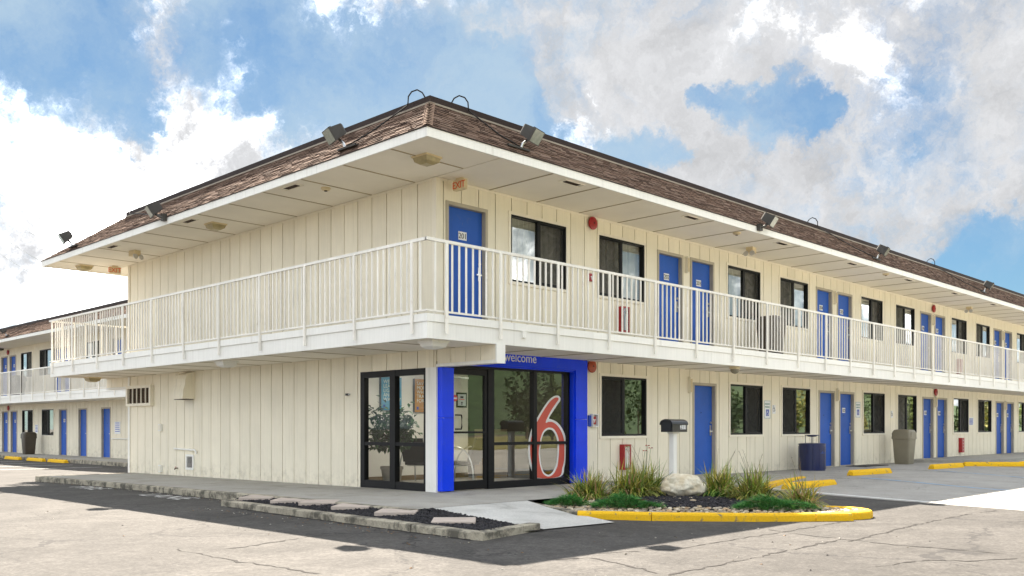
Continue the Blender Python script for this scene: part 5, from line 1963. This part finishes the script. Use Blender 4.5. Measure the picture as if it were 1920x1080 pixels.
def scatter(poly, n, r_):
    xs_, ys_ = [p[0] for p in poly], [p[1] for p in poly]
    out = []
    while len(out) < n:
        x, y = r_.uniform(min(xs_), max(xs_)), r_.uniform(min(ys_), max(ys_))
        if in_poly(x, y, poly):
            out.append((x, y))
    return out


def chips(mb, poly, n, zf, r_, lo_=0.015, hi_=0.05):
    for x, y in scatter(poly, n, r_):
        a = r_.uniform(0, 6.28)
        l, w, h = r_.uniform(lo_, hi_), r_.uniform(0.008, 0.022), r_.uniform(0.004, 0.02)
        t = r_.uniform(-0.35, 0.35)
        dx, dy = math.cos(a), math.sin(a)
        z = zf(x, y) + r_.uniform(-0.004, 0.012)
        g = r_.uniform(0.5, 2.4)
        c = (0.012 * g, 0.011 * g, 0.013 * g)
        A = Vector((x - dx * l, y - dy * l, z - t * l))
        B = Vector((x + dx * l, y + dy * l, z + t * l))
        s = Vector((-dy, dx, 0)) * w
        mb.add([A - s, B - s, B + s, A + s, (A + B) / 2 + Vector((0, 0, h))], [(0, 1, 4), (1, 2, 4), (2, 3, 4), (3, 0, 4)], c)


bed = [(-2.42, 1.95), (-2.88, 1.58), (-2.95, 0.4), (-3.02, -1.2), (-3.10, -4.40), (-2.07, -4.22), (-2.07, -2.3), (-2.40, -2.3)]


def bz(x, y):
    edge = -0.012 if y > -2.25 else (-0.002 - 0.058 * (-2.25 - y) / 0.95 if y > -3.2 else -0.06 - 0.065 * (-3.2 - y) / 1.1)
    t = min(1, max(0, (-2.1 - x) / 0.8))
    return edge * (1 - t) - 0.070 * t


mb = MB()
by = rng(-4.36, 1.98, 0.3)
for y in by:
    for k in range(6):
        x0 = -3.02 if y < 1.5 else -2.95 + (y - 1.5) * 1.0
        x1 = -2.062 if y < -2.26 else -2.39
        x = x0 + (x1 - x0) * k / 5
        mb.v.append((x, y, bz(x, y) - 0.006))
for j in range(len(by) - 1):
    for i in range(5):
        mb.f.append((j * 6 + i, j * 6 + i + 1, j * 6 + i + 7, j * 6 + i + 6))
mb.build('bed_soil', 'soil')
tag(bpy.data.objects['bed_soil'], kind='structure')
mb = MB()
chips(mb, bed, 5200, bz, rr, 0.012, 0.034)
tag(mb.build('mulch', 'mulch'), kind='stuff')
stones = [[(-2.62, 1.35), (-2.16, 1.78), (-2.05, 1.42), (-2.49, 0.92)], [(-2.62, 0.46), (-2.10, 0.95), (-2.02, 0.54), (-2.48, 0.06)], [(-2.56, -0.19), (-2.06, 0.28), (-1.98, -0.12), (-2.42, -0.62)],
          [(-2.62, -1.1), (-2.05, -0.66), (-2.0, -1.06), (-2.50, -1.47)], [(-2.64, -2.09), (-2.16, -1.66), (-2.10, -2.16), (-2.58, -2.62)], [(-2.72, -3.22), (-2.30, -2.94), (-2.18, -3.45), (-2.66, -3.76)]]
order = ['farthest from the entrance ramp', 'second from the far end of the bed', 'third from the far end of the bed', 'fourth from the far end of the bed', 'last but one before the entrance ramp', 'closest to the entrance ramp']
# keep every stone square and inside the bed
for i, st_ in enumerate(stones):
    cx = sum(p[0] for p in st_) / 4 - 0.14
    cy = sum(p[1] for p in st_) / 4
    a = rad(42 + (i * 37 % 11) - 5)
    mb = MB()
    h = 0.265
    prof = lambda k, z: [(h * k * (math.cos(b) - math.sin(b) if False else q[0]), h * k * q[1], z) for b, q in ((0, (-1, -1)), (0, (1, -1)), (0, (1, 1)), (0, (-1, 1)))]
    mb.loft([prof(1.0, -0.03), prof(1.0, 0.012), prof(0.975, 0.02)])
    o = mb.build('stepping_stone', 'paver', None, (cx, cy, bz(cx, cy) + 0.016), a)
    tag(o, 'square pinkish stepping stone in black mulch, ' + order[i], 'paving stone', 'stepping stones in the mulch bed')

# ------------------------------------------------------------------ garden island
isl = [(-0.12, -2.30), (-0.35, -2.98), (-0.62, -3.66), (-0.40, -3.98), (-0.05, -4.5), (0.72, -5.46), (1.32, -6.02), (1.75, -6.35), (2.3, -6.4), (2.6, -5.9), (2.72, -5.2), (2.9, -4.5), (3.35, -3.7), (3.7, -3.2), (3.66, -2.30)]


def iz_(x, y):
    d = math.hypot((x - 1.9) / 2.0, (y + 3.7) / 2.2)
    return -0.062 + 0.055 * max(0, 1 - d)


mb = MB()
cx, cy = 1.7, -3.7
rings = []
for k in (0.0, 0.35, 0.7, 1.0):
    for x, y in isl:
        X, Y = cx + (x - cx) * k, cy + (y - cy) * k
        mb.v.append((X, Y, iz_(X, Y) - 0.012))
n = len(isl)
for j in range(3):
    for i in range(n):
        mb.f.append((j * n + i, j * n + (i + 1) % n, (j + 1) * n + (i + 1) % n, (j + 1) * n + i))
tag(mb.build('island_soil', 'soil', smooth=True), kind='structure')
mulch = [(0.35, -3.3), (0.75, -4.3), (1.5, -5.1), (2.35, -5.35), (2.75, -4.4), (3.5, -3.2), (3.5, -2.5), (1.0, -2.5)]
mb = MB()
chips(mb, mulch, 6500, lambda x, y: iz_(x, y), rr, 0.015, 0.04)
tag(mb.build('mulch', 'mulch'), kind='stuff')

# pebbles: individual stones round the rim
phi = (1 + 5 ** 0.5) / 2
ico = [Vector(v).normalized() for v in ((-1, phi, 0), (1, phi, 0), (-1, -phi, 0), (1, -phi, 0), (0, -1, phi), (0, 1, phi), (0, -1, -phi), (0, 1, -phi), (phi, 0, -1), (phi, 0, 1), (-phi, 0, -1), (-phi, 0, 1))]
icf = [(0, 11, 5), (0, 5, 1), (0, 1, 7), (0, 7, 10), (0, 10, 11), (1, 5, 9), (5, 11, 4), (11, 10, 2), (10, 7, 6), (7, 1, 8), (3, 9, 4), (3, 4, 2), (3, 2, 6), (3, 6, 8), (3, 8, 9), (4, 9, 5), (2, 4, 11), (6, 2, 10), (8, 6, 7), (9, 8, 1)]
PC = [(0.52, 0.46, 0.36), (0.42, 0.36, 0.28), (0.58, 0.54, 0.47), (0.36, 0.33, 0.30), (0.46, 0.33, 0.22), (0.50, 0.42, 0.30), (0.30, 0.26, 0.22), (0.62, 0.58, 0.50)]


def pebble(mb, x, y, z, s, r_):
    a = r_.uniform(0, 6.28)
    ca, sa = math.cos(a), math.sin(a)
    sx, sy, sz = s * r_.uniform(0.9, 1.5), s * r_.uniform(0.7, 1.0), s * r_.uniform(0.45, 0.7)
    k_ = r_.uniform(0.62, 1.05)
    c = tuple(q * k_ * f_ for q, f_ in zip(r_.choice(PC), (1.0, 0.93, 0.80)))
    v = []
    for q in ico:
        k = r_.uniform(0.88, 1.1)
        px_, py_ = q.x * sx * k, q.y * sy * k
        v.append((x + px_ * ca - py_ * sa, y + px_ * sa + py_ * ca, z + q.z * sz * k + sz * 0.5))
    mb.add(v, icf, c)


rim = [p for p in scatter(isl, 5200, rr) if not in_poly(p[0], p[1], mulch) or rr.random() < 0.03]
rim = [p for p in rim if (p[1] < -2.6 and (p[0] - 0.5 * (-3.6 - p[1])) < 2.4)]
kept = []
cell = {}
for x, y in rim:
    s = rr.uniform(0.022, 0.048)
    key = (int(x / 0.1), int(y / 0.1))
    ok = True
    for i in (-1, 0, 1):
        for j in (-1, 0, 1):
            for X, Y, s2 in cell.get((key[0] + i, key[1] + j), ()):
                if (X - x) ** 2 + (Y - y) ** 2 < ((s + s2) * 0.80) ** 2:
                    ok = False
    if ok:
        cell.setdefault(key, []).append((x, y, s))
        kept.append((x, y, s))
mb = MB()
for x, y, s in kept:
    pebble(mb, x, y, iz_(x, y) - 0.008, s, rr)
tag(mb.build('pebbles', 'pebble', smooth=True), kind='stuff').name = 'pebble_gravel'

# boulder
mb = MB()
import bmesh
bm = bmesh.new()
bmesh.ops.create_icosphere(bm, subdivisions=5, radius=1.0)
for v in bm.verts:
    p = v.co.copy()
    n1 = mnoise.fractal(p * 1.3 + Vector((3, 1, 7)), 1.0, 2.0, 4)
    n2 = mnoise.fractal(p * 4.0 + Vector((9, 2, 4)), 0.9, 2.0, 5)
    cellv = mnoise.cell(p * 2.2)
    led = math.sin(p.z * 9 + n1 * 5) * 0.018
    k = 1 + 0.17 * n1 + 0.055 * n2 + led * 0.9
    q = p * k
    flare = 1.0 if q.z > -0.25 else max(0.72, 1 + (q.z + 0.25) * 0.45)
    v.co = Vector((q.x * 0.36 * flare, q.y * 0.27 * flare, (q.z - 0.06 * q.x) * 0.225))
me = bpy.data.meshes.new('boulder')
bm.to_mesh(me)
bm.free()
me.polygons.foreach_set('use_smooth', [True] * len(me.polygons))
me.materials.append(MAT['rock'])
o = inst('boulder', me, None, (2.45, -3.27, 0.115), rad(-42))
tag(o, 'pale sandstone boulder in the garden island in front of the mailbox', 'boulder')


def grass_clump(x, y, h, r, n, seed, dry, label, stalks=6):
    r_ = random.Random(seed)
    t = thing('grass_clump', label, 'plant', (x, y, iz_(x, y) - 0.01), 0, 'ornamental grass clumps in the island')
    g, d = MB(), MB()
    for i in range(n):
        isdry = r_.random() < dry
        short = isdry and r_.random() < 0.65
        an = r_.uniform(0, 6.283)
        lean = abs(r_.gauss(0.72, 0.36)) * (1.25 if isdry else 1.0)
        ln = h * r_.uniform(0.62, 1.16) * (0.85 if isdry else 1) * (0.55 if short else 1)
        bx, by = r_.gauss(0, r * 0.25), r_.gauss(0, r * 0.25)
        w = r_.uniform(0.009, 0.017)
        dx, dy = math.cos(an), math.sin(an)
        tw = r_.uniform(-0.8, 0.8)
        sx, sy = -math.sin(an + tw) * w, math.cos(an + tw) * w
        if isdry:
            base_c = r_.choice([(0.52, 0.33, 0.17), (0.62, 0.44, 0.24), (0.38, 0.21, 0.12), (0.66, 0.50, 0.28)])
        else:
            base_c = r_.choice([(0.15, 0.25, 0.035), (0.21, 0.31, 0.045), (0.09, 0.16, 0.03), (0.33, 0.38, 0.06), (0.28, 0.33, 0.07), (0.52, 0.43, 0.09)])
        k = r_.uniform(0.75, 1.25)
        base_c = tuple(q * k for q in base_c)
        pts = []
        px_, py_, pz_ = bx, by, 0.0
        th = lean * 0.45
        seg = 5
        for s in range(seg + 1):
            pts.append((px_, py_, max(0.005, pz_)))
            th += lean * (0.46 if not isdry else 0.62)
            st = ln / seg
            px_ += dx * math.sin(th) * st
            py_ += dy * math.sin(th) * st
            pz_ += math.cos(th) * st
        v, cc = [], []
        for s, p in enumerate(pts):
            q = (1 - (s / seg) ** 1.6) * 0.95 + 0.05
            v += [(p[0] - sx * q, p[1] - sy * q, p[2]), (p[0] + sx * q, p[1] + sy * q, p[2])]
        mbt = d if isdry else g
        o_ = len(mbt.v)
        mbt.v += v
        tipc = (0.36, 0.29, 0.10) if (not isdry and r_.random() < 0.35) else base_c
        for s in range(seg + 1):
            f = s / seg
            c = tuple(a * (1 - f) + b * f for a, b in zip(base_c, tipc))
            mbt.c += [c, c]
        mbt.f += [(o_ + 2 * s, o_ + 2 * s + 1, o_ + 2 * s + 3, o_ + 2 * s + 2) for s in range(seg)]
    g.build('foliage', 'blade', t)
    d.build('dry_leaves', 'blade', t)
    sk = MB()
    for i in range(max(2, stalks // 2)):
        an = r_.uniform(0, 6.28)
        l = h * r_.uniform(0.95, 1.4)
        a = r_.uniform(0.05, 0.4)
        p0 = Vector((r_.gauss(0, .05), r_.gauss(0, .05), 0.05))
        p1 = p0 + Vector((math.cos(an) * a * l * .4, math.sin(an) * a * l * .4, l * .6))
        p2 = p0 + Vector((math.cos(an) * a * l, math.sin(an) * a * l, l * .97))
        c = (0.22, 0.17, 0.09)
        sk.tube([p0, p1, p2], 0.0035, 4, 0.002, c)
        for k in range(7):
            q = p2 - (p2 - p1) * (k * 0.045) + Vector((r_.gauss(0, .012), r_.gauss(0, .012), r_.gauss(0, .012)))
            e = Vector((r_.gauss(0, 1), r_.gauss(0, 1), 1)).normalized() * 0.035
            s = Vector((0.004, 0.003, 0))
            sk.add([q - s, q + s, q + e], [(0, 1, 2)], (0.25, 0.16, 0.11))
    sk.build('seed_stalk', 'blade', t)


grass_clump(1.15, -2.35, 0.50, 0.42, 997, 1, 0.36, 'green and tan grass clump in the island corner by the blue surround', 4)
grass_clump(1.92, -2.62, 0.60, 0.42, 997, 2, 0.34, 'green grass clump left of the boulder, second from the blue surround', 7)
grass_clump(2.55, -2.42, 0.60, 0.40, 902, 3, 0.32, 'tall grass clump just left of the mailbox post', 8)
grass_clump(2.95, -3.62, 0.58, 0.38, 997, 4, 0.36, 'green grass clump immediately right of the boulder', 7)
grass_clump(2.62, -4.42, 0.58, 0.36, 902, 5, 0.36, 'green grass clump at the back kerb, in front of the navy bin', 8)
grass_clump(2.22, -5.42, 0.50, 0.30, 760, 6, 0.68, 'mostly tan dried grass clump at the rounded tip of the island', 8)
fl = MB()
rr2 = random.Random(8)
for (x, y, z) in ((2.35, -2.62, 0.78), (2.1, -2.75, 0.70), (2.38, -2.66, 0.74)):
    for k in range(6):
        a = k * 1.05
        fl.add([(x, y, z), (x + .03 * math.cos(a), y + .03 * math.sin(a), z + .02), (x + .045 * math.cos(a + .5), y + .045 * math.sin(a + .5), z + .005)], [(0, 1, 2)], (0.32, 0.05, 0.02))
    fl.tube([(x, y, z), (x - 0.05, y + .06, 0.1)], 0.003, 4, None, (0.10, 0.14, 0.03))
o = fl.build('daylily_flower', 'blade')
tag(o, 'few small rust red lily flowers above the grass left of the mailbox', 'flower')


def juniper(x, y, lx, ly, h, rz, n, seed, label):
    r_ = random.Random(seed)
    t = thing('juniper_shrub', label, 'shrub', (x, y, iz_(x, y) - 0.01), rz, 'low junipers in the island')
    st_ = MB()
    m = MB()
    arms = []
    for k in range(16):
        a = r_.uniform(0, 6.283)
        e = (lx * math.cos(a) * r_.uniform(.55, 1), ly * math.sin(a) * r_.uniform(.55, 1), h * r_.uniform(0.35, 0.9))
        st_.tube([(0, 0, 0.01), (e[0] * .5, e[1] * .5, e[2] * .9), e], 0.006, 4, 0.003)
        arms.append(e)
    for i in range(n):
        a = r_.uniform(0, 6.283)
        q = math.sqrt(r_.random())
        wob = 1 + 0.18 * math.sin(a * 5 + seed) + 0.12 * math.sin(a * 9 + seed * 2)
        px_, py_ = lx * q * math.cos(a) * wob, ly * q * math.sin(a) * wob
        top = h * (1 - q ** 2.2) * (0.75 + 0.35 * math.sin(px_ * 9 + seed) * math.cos(py_ * 11)) + 0.03
        z = top * r_.uniform(0.55, 1.0)
        d = Vector((math.cos(a) * .8 + r_.gauss(0, .5), math.sin(a) * .8 + r_.gauss(0, .5), r_.uniform(0.0, 0.9))).normalized()
        s = d.cross(Vector((r_.gauss(0, .4), r_.gauss(0, .4), 1))).normalized()
        l = r_.uniform(0.05, 0.11)
        g = r_.uniform(0.55, 1.5)
        c = (0.05 * g, 0.19 * g, 0.045 * g) if r_.random() > 0.3 else (0.13 * g, 0.30 * g, 0.07 * g)
        p = Vector((px_, py_, z))
        m.add([p - s * .003, p + s * .003, p + d * l], [(0, 1, 2)], c)
        for sg in (-1, 1):
            b = p + d * l * .35
            m.add([b, b + d * .006, b + (d * .6 + s * sg * .8) * l * .5], [(0, 1, 2)], c)
    st_.build('stem', 'bark', t)
    m.build('foliage', 'juniper', t)


juniper(0.06, -2.86, 0.30, 0.18, 0.13, rad(-60), 1500, 1, 'small low juniper at the grey kerb near the entrance ramp')
juniper(0.30, -3.72, 0.45, 0.27, 0.17, rad(-52), 3000, 2, 'wide low juniper behind the front yellow kerb, left of the boulder')
juniper(1.50, -5.36, 0.52, 0.27, 0.17, rad(-46), 3400, 3, 'wide low juniper at the right end of the island beside the tan grass')
juniper(2.66, -3.72, 0.14, 0.10, 0.08, 0, 500, 4, 'tiny juniper sprig at the right foot of the boulder')

# fallen leaves and grit along the kerbs
mb = MB()
rr = random.Random(77)
for i in range(420):
    if i % 3 == 0:
        x, y = -2.47 - abs(rr.gauss(0, .10)), rr.uniform(1.8, 11)
    elif i % 3 == 1:
        x, y = -3.28 - abs(rr.gauss(0, .22)), rr.uniform(-4.6, 1.5)
    else:
        x, y = rr.uniform(-6.5, 1.0), rr.uniform(-8.2, 2.5)
        if x > -3.4 and y > -4.8:
            continue
    s = rr.uniform(0.008, 0.022)
    z = gz(x, y) + 0.004
    a = rr.uniform(0, 6.28)
    c = rr.choice([(0.16, 0.09, 0.04), (0.05, 0.045, 0.04), (0.10, 0.08, 0.05), (0.30, 0.28, 0.24)])
    v = [(x + s * math.cos(a + k * 2.1) * rr.uniform(.6, 1.3), y + s * math.sin(a + k * 2.1) * rr.uniform(.6, 1.3), z) for k in range(3)]
    v.append((x, y, z + s * 0.5))
    mb.add(v, [(0, 1, 3), (1, 2, 3), (2, 0, 3)], c)
tag(mb.build('litter', 'pebble'), kind='stuff')

# ------------------------------------------------------------------ power lines in the sky
for i, (a, b) in enumerate((((17.8, 95.4, 31.9), (26.6, 65.0, 16.6)), ((17.8, 95.4, 29.8), (26.6, 65.0, 14.8)), ((17.8, 95.4, 28.0), (26.6, 65.0, 13.3)), ((17.8, 95.4, 26.0), (26.6, 65.0, 11.6)), ((17.8, 95.4, 23.7), (26.6, 65.0, 9.7)), ((17.8, 95.4, 21.9), (26.6, 65.0, 8.1)), ((17.8, 95.4, 18.8), (26.6, 65.0, 5.6)))):
    A, B = Vector(a), Vector(b)
    pts = [A.lerp(B, k / 8) - Vector((0, 0, 0.8 * (1 - (k / 4 - 1) ** 2))) for k in range(9)]
    o = MB().tube(pts, 0.012, 5).build('power_line', 'lens_white')
    o.data.materials[0] = MAT['lamp_lens']
    tag(o, ['topmost', 'second from the top', 'third from the top', 'fourth from the top', 'fifth from the top', 'sixth from the top', 'lowest'][i] + ' thin power line crossing the sky at the left', 'power line', 'power lines in the sky')

# ------------------------------------------------------------------ what the windows mirror: verge, trees and hill across the road
mb = MB()
mb.xy([(-60, -26), (300, -22), (340, -75), (-90, -75)], -0.2, -0.06)
tag(mb.build('grass_verge', 'lawn'), kind='structure')
mb = MB()
hx = rng(-160, 520, 17)
hy = rng(-320, -95, 14)
for y in hy:
    for x in hx:
        f = sm(-95, -210, y) if False else max(0, min(1, (-95 - y) / 120))
        f = f * f * (3 - 2 * f)
        z = f * (34 + 20 * mnoise.noise(Vector((x * .011, y * .011, 1.7))) + 6 * mnoise.noise(Vector((x * .06, y * .06, 4)))) * sm(-160, -60, x) * (1 - sm(440, 520, x))
        mb.v.append((x, y, z - 0.4))
nx = len(hx)
for j in range(len(hy) - 1):
    for i in range(nx - 1):
        mb.f.append((j * nx + i, j * nx + i + 1, (j + 1) * nx + i + 1, (j + 1) * nx + i))
tag(mb.build('hill', 'hill', smooth=True), kind='structure')
mb = MB()
r_ = random.Random(21)
for i in range(92):
    x = -45 + i * 3.4 + r_.uniform(-1.5, 1.5)
    y = -40 - r_.uniform(0, 16) - (6 if i % 3 == 0 else 0)
    H = r_.uniform(4.5, 9.5)
    conif = r_.random() < 0.25
    tone = r_.choice([(0.05, 0.085, 0.018), (0.085, 0.115, 0.02), (0.035, 0.065, 0.02), (0.16, 0.15, 0.03)])
    mb.tube([(x, y, -0.2), (x, y, H * 0.5)], 0.16, 6, 0.07, (0.08, 0.06, 0.045))
    for k in range(620):
        if conif:
            z = r_.uniform(0.08, 1.0)
            rr_ = H * 0.22 * (1 - z) * math.sqrt(r_.random()) + 0.05
            a = r_.uniform(0, 6.283)
            c = Vector((x + rr_ * math.cos(a), y + rr_ * math.sin(a), z * H))
        else:
            d = Vector((r_.gauss(0, 1), r_.gauss(0, 1), r_.gauss(0, 1))).normalized() * (r_.random() ** 0.4)
            lobe = 1 + 0.25 * math.sin(d.x * 5 + i) * math.cos(d.y * 4 + i * 2)
            c = Vector((x + d.x * H * 0.36 * lobe, y + d.y * H * 0.36, H * 0.56 + d.z * H * 0.44 * lobe))
        s = r_.uniform(0.14, 0.32)
        u = Vector((r_.gauss(0, 1), r_.gauss(0, 1), r_.gauss(0, 1))).normalized()
        w = u.orthogonal().normalized()
        g = r_.uniform(0.6, 1.6)
        mb.add([c - u * s, c + w * s * .7, c + u * s, c - w * s * .7], [(0, 1, 2, 3)], tuple(q * g for q in tone))
tag(mb.build('distant_trees', 'tree'), kind='stuff').name = 'far_woodland'

# drop helper leftovers that nothing uses
for me in list(bpy.data.meshes):
    if me.users == 0:
        bpy.data.meshes.remove(me)
